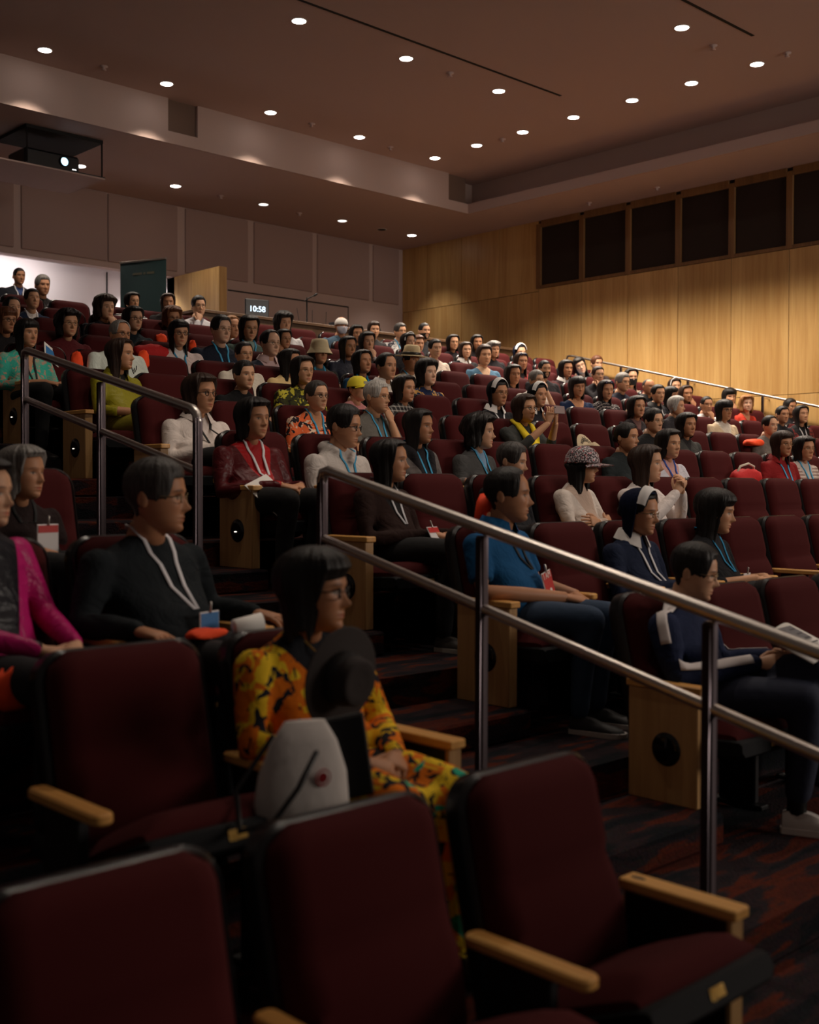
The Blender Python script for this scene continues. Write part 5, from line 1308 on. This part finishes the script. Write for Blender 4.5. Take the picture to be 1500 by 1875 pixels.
blob_bag('orange_bag', put(893, 940, 1, .05, .07), (.08, .05, .16), simple('orange_vivid', S(255, 70, 20), .8), 'bright orange bag behind the shoulder of the man in blue')
blob_bag('orange_jacket', put(1380, 808, 4, -.05, .05), (.15, .1, .07), M_ORANGE, 'orange jacket lying on the seat left of the man in grey', 'jacket')
blob_bag('red_bag', put(1365, 874, 3, -.08, .06), (.24, .10, .13), M_RED, 'red and orange bag lying on the seat left of the red fleece', handle=simple('cream_strap', S(206, 194, 176), .8))
blob_bag('orange_bag', put(22, 1262, 1, -.42, .06), (.07, .04, .12), M_ORANGE, 'orange bag hanging below the magenta jacket at the left edge')
d = BYID[102]
o = blob_bag('orange_towel', W(d, (-.09, d['ty']-.36, .605)), (.09, .05, .03), M_ORANGE, 'orange cloth lying on the lap of the man in the dark sweater', 'cloth', .2)
q = MB(); q.lathe([(.001, 0), (.035, 0), (.04, .01), (.05, .13), (.047, .13), (.036, .012)], 20, cap=False); o = q.build('paper_roll', M_OFFWHITE, None, True); tag(o, 'rolled white paper on the lap of the man in the dark sweater', 'paper'); o.location = W(d, (.05, d['ty']-.37, .625)); o.rotation_euler = (0, 1.45, -.3); o.scale = (.75, .75, .85)
# blue brochure, book
q = MB(); q.box(-.10, .10, -.003, .003, 0, .15, .001); o = q.build('brochure', M_OFFWHITE); tag(o, 'white and blue brochure propped on the seat behind the teal blouse', 'brochure')
o.location = put(96, 650, 6, -.02, .06); o.rotation_euler = (-.4, .45, .4)
MB().box(-.085, .085, -.005, -.0032, .02, .12).build('brochure_picture', M_BLUEPRINT, o)
# straw hat with lettering hung on an empty seat back
hp = onY(1082, 832, Yk(4)-.22)
sh_ = empty('straw_hat', hp, .25); tag(sh_, 'wide straw hat with black lettering resting on an empty seat', 'hat')
M_STRAW = simple('straw', S(186, 168, 138), .9, bump=.4, bscale=160)
q = MB(); q.lathe([(.095, .03), (.10, .004), (.14, -.004), (.21, -.010), (.213, -.014), (.14, -.009), (.098, .0)], 40, M=Matrix.Rotation(1.15, 4, 'X'), cap=False); q.build('brim', M_STRAW, sh_, True)
q = MB(); q.lathe([(.002, .10), (.06, .098), (.088, .08), (.096, .03), (.098, .0)], 32, M=Matrix.Rotation(1.15, 4, 'X'), cap=False); q.build('crown', M_STRAW, sh_, True)
def text(name, body, size, mt, parent=None, ext=.001):
    cu = bpy.data.curves.new(name, 'FONT'); cu.body = body; cu.size = size; cu.extrude = ext; cu.align_x = 'CENTER'; cu.align_y = 'CENTER'
    t = bpy.data.objects.new(name, cu); COL.objects.link(t)
    bpy.context.view_layer.update()
    me = bpy.data.meshes.new_from_object(t.evaluated_get(bpy.context.evaluated_depsgraph_get()))
    bpy.data.objects.remove(t); me.materials.clear(); me.materials.append(mt)
    o = bpy.data.objects.new(name, me); link(o, parent); return o
ink = simple('ink_black', S(26, 24, 22), .8)
for i, ch in enumerate('vobbny'):
    a = math.radians(128-i*15.2); t = text('lettering', ch, .075, ink, sh_)
    Rm = Matrix.Rotation(1.15, 4, 'X')
    t.matrix_local = Rm @ Matrix.Translation((.155*math.cos(a), .155*math.sin(a), .001)) @ Matrix.Rotation(a-PI/2, 4, 'Z')

# ---- rear equipment: clock screen, microphone stand, receivers, lectern light, banner
p0 = onY(456, 583, 14.15); 
ck = empty('clock_screen', (10.29, 14.15, Z_TOP+.945), -.25); tag(ck, 'black screen showing 10:58 on the counter behind the last row', 'screen')
cz = .03+ (2.52+ZC-(Z_TOP+.945)) if False else .02
MB().box(-.19, .19, -.015, .02, cz, cz+.30, .012).build('screen_body', M_BLACK, ck)
MB().box(-.08, .08, -.04, .06, 0, .022, .006).build('stand', M_BLACK, ck)
t = text('digits', '10:58', .118, simple('digit_glow', (.55, .8, 1), .5, emit=1.7, ecol=(.62, .84, 1)), ck); t.location = (0, -.0185, cz+.15); t.rotation_euler = (PI/2, 0, 0)
ms = empty('microphone_stand', (11.45, 14.42, Z_TOP+.945)); tag(ms, 'black microphone stand on the counter in front of the rear wall', 'stand')
MB().lathe([(.10, 0), (.10, .012), (.03, .02)], 20).build('base', M_BLACK, ms, True)
MB().tube([(0, 0, .01), (0, 0, .50)], .012, 8).build('pole', M_BLACK, ms, True)
MB().tube([(-.05, 0, .45), (.03, 0, .50), (.14, -.02, .56)], .010, 8).build('boom', M_BLACK, ms, True)
MB().tube([(.13, -.02, .55), (.17, -.03, .58)], [.014, .02], 8).build('microphone', M_BLACK, ms, True)
rc = empty('radio_receiver', (11.25, 14.1, Z_TOP+.945)); tag(rc, 'low black radio receiver with thin aerials on the rear counter', 'receiver')
MB().box(-.25, .35, -.1, .12, 0, .05, .006).build('body', M_BLACK, rc)
for x, dx in ((-.2, -.05), (.05, .0), (.32, 0.01)): MB().tube([(x, 0, .04), (x+dx, 0, .26)], .004, 6).build('aerial', M_BLACK, rc, True)
mx = MB(); mx.box(-.12, .12, -.08, .1, 0, .11, .01); o = mx.build('control_box', M_BLACK, None); tag(o, 'small black control box at the end of the aerials on the counter', 'control box'); o.location = (11.78, 14.05, Z_TOP+.945)
mo = empty('monitor', (12.75, 14.15, Z_TOP+.945), .5); tag(mo, 'dark monitor tilted on the counter below the lit wall patch', 'monitor')
MB().box(-.17, .17, -.01, .01, .03, .19, .004).build('screen', M_BLACK, mo).rotation_euler = (-.4, 0, 0)
MB().box(-.06, .06, -.04, .08, 0, .03, .005).build('foot', M_BLACK, mo)
# pull-up banner
A_, B_ = Vector((9.40, 16.57, Z_TOP)), Vector((9.72, 15.74, Z_TOP)); mid = (A_+B_)/2; dd = B_-A_
bn = empty('pull_up_banner', mid, math.atan2(dd.y, dd.x)); tag(bn, 'tall dark green pull-up banner with faint gold heading at the back', 'banner')
hw = dd.length/2
MB().box(-hw, hw, -.004, .004, .06, 2.02).build('fabric', simple('banner_green', S(22, 50, 50), .7), bn)
MB().box(-hw-.01, hw+.01, -.012, .012, 2.0, 2.03, .003).build('top_bar', simple('alu', S(150, 140, 132), .4, .8), bn)
MB().box(-hw-.02, hw+.02, -.06, .06, 0, .06, .01).build('base', M_DARK, bn)
for x0, x1 in ((-.20, -.02), (.01, .05), (.08, .22)):
    MB().box(x0, x1, -.0062, -.004, 1.80, 1.835).build('faded_heading', simple('gold_print', S(78, 74, 54), .6), bn)
MB().tube([(0, .1, .02), (0, .1, 1.2), (0, .02, 2.0)], .01, 6).build('support_pole', M_DARK, bn)
dl = MB(); dl.box(10.60, 10.625, YB+1.035, YB+1.06, Z_TOP, 3.9+ZC); tag(dl.build('trim_2', M_DARK), kind='structure')
# water bottle and notebook of the woman in dots
d = BYID[70]
bo = empty('water_bottle', W(d, (.17, d['ty']-.26, d['zs']-.22))); tag(bo, 'clear water bottle held by the woman in the dotted blouse', 'bottle')
gl_ = bpy.data.materials.new('clear_plastic'); gl_.use_nodes = True; b_ = gl_.node_tree.nodes['Principled BSDF']; b_.inputs['Transmission Weight'].default_value = .85; b_.inputs['Roughness'].default_value = .08; b_.inputs['Base Color'].default_value = (.85, .9, .92, 1)
MB().lathe([(.001, 0), (.032, .0), (.033, .11), (.028, .14), (.013, .165), (.012, .18)], 16).build('bottle_body', gl_, bo, True)
MB().lathe([(.015, .178), (.015, .195), (.001, .196)], 12).build('cap', M_OFFWHITE, bo, True)
q = MB(); q.box(-.10, .10, -.07, .07, -.004, .004, .001); o = q.build('notebook', M_OFFWHITE); tag(o, 'white notepad beside the woman in the dotted blouse', 'notepad'); o.location = W(d, (.36, d['ty']-.26, d['zs']-.17)); o.rotation_euler = (.5, -.5, .2)
# clipboard papers on the lap of the red leather jacket and the white shirt
d = BYID[30]
q = MB(); q.box(-.10, .10, -.14, .14, -.003, .003, .001); o = q.build('papers', M_OFFWHITE); tag(o, 'white papers hanging at the knee of the red leather jacket', 'papers'); o.location = W(d, (-.08, d['ty']-.33, .555)); o.rotation_euler = (.75, -.35, .2)
d = BYID[32]
q = MB(); q.box(-.11, .11, -.14, .14, -.004, .004, .001); o = q.build('papers', M_OFFWHITE); tag(o, 'white papers on the lap of the woman in the white shirt jacket', 'papers'); o.location = W(d, (.12, d['ty']-.34, .60)); o.rotation_euler = (-.1, .1, .3)

# white stripes on the track jacket, laid over the sleeves once the jacket is fused
bake_remesh()
d = BYID[100]; rt = d['root']; bv = BVHTree.FromPolygons([v.co[:] for v in d['topo'].data.vertices], [p.vertices[:] for p in d['topo'].data.polygons])
def stripe(pts, wid, outdir, name, mt):
    pts = [np.array(p, float) for p in pts]; G = []
    fine = []
    for i in range(len(pts)-1):
        for t in np.linspace(0, 1, 6, endpoint=False): fine.append(pts[i]*(1-t)+pts[i+1]*t)
    fine.append(pts[-1])
    for i, p in enumerate(fine):
        tg = fine[min(i+1, len(fine)-1)]-fine[max(i-1, 0)]; tg /= np.linalg.norm(tg)
        od = np.array(outdir, float); od -= tg*(od@tg); od /= np.linalg.norm(od); sd = np.cross(tg, od)
        row = []
        for w_ in np.linspace(-wid, wid, 5):
            st = p+sd*w_+od*.25; h_ = bv.ray_cast(Vector(st), Vector(-od))
            q_ = np.array(h_[0])+od*.010 if h_[0] is not None and (np.array(h_[0])-p)@od > 0 else p+sd*w_+od*.06
            row.append(q_)
        G.append(row)
    o = MB().grid(G).build(name, mt, rt, True); md = o.modifiers.new('t', 'SOLIDIFY'); md.thickness = .003
for sg in (-1, 1):
    sh, el, wr = d['arms'][sg]
    nkp = np.array([sg*.07, d['ty'], d['zs']+.04])
    stripe([nkp, sh+np.array([sg*.0, 0, .02]), sh*.6+el*.4], .022, (sg*.9, -.15, .5), 'sleeve_stripe', WH_)
    stripe([el*.9+sh*.1, el*.5+wr*.5, wr*.9+el*.1], .022, (sg*.8, -.2, .6), 'sleeve_stripe', WH_)

# lettering and emblem on the red badge, script print on the mint shirt
bo = BYID[97]['badge']
t = text('lettering', 'I AM', .034, M_OFFWHITE, bo, .0004); t.location = (0, -.0036, .034); t.rotation_euler = (PI/2, 0, 0)
MB().box(-.041, .041, -.0033, -.002, .021, .047).build('badge_header', simple('badge_red', S(196, 40, 36), .5), bo)
MB().lathe([(.001, 0), (.011, 0), (.011, .001)], 8, M=Matrix.Translation((.004, -.0034, -.025)) @ Matrix.Rotation(PI/2, 4, 'X')).build('emblem', M_OFFWHITE, bo)
d = BYID[9]; bv9 = BVHTree.FromPolygons([v.co[:] for v in d['topo'].data.vertices], [p.vertices[:] for p in d['topo'].data.polygons])
for pts in ([(.06, -.10), (.075, -.06), (.08, -.13), (.085, -.16)], [(.085, -.14), (.105, -.11), (.10, -.15), (.125, -.12), (.135, -.09)]):
    pp = []
    for x, dz in pts:
        h_ = bv9.ray_cast(Vector((x, -2, d['zs']+dz)), Vector((0, 1, 0)))[0]
        if h_ is not None: pp.append((x, h_.y-.003, d['zs']+dz))
    if len(pp) > 2: MB().tube(pp, .004, 6).build('shirt_print', ink, d['root'], True)
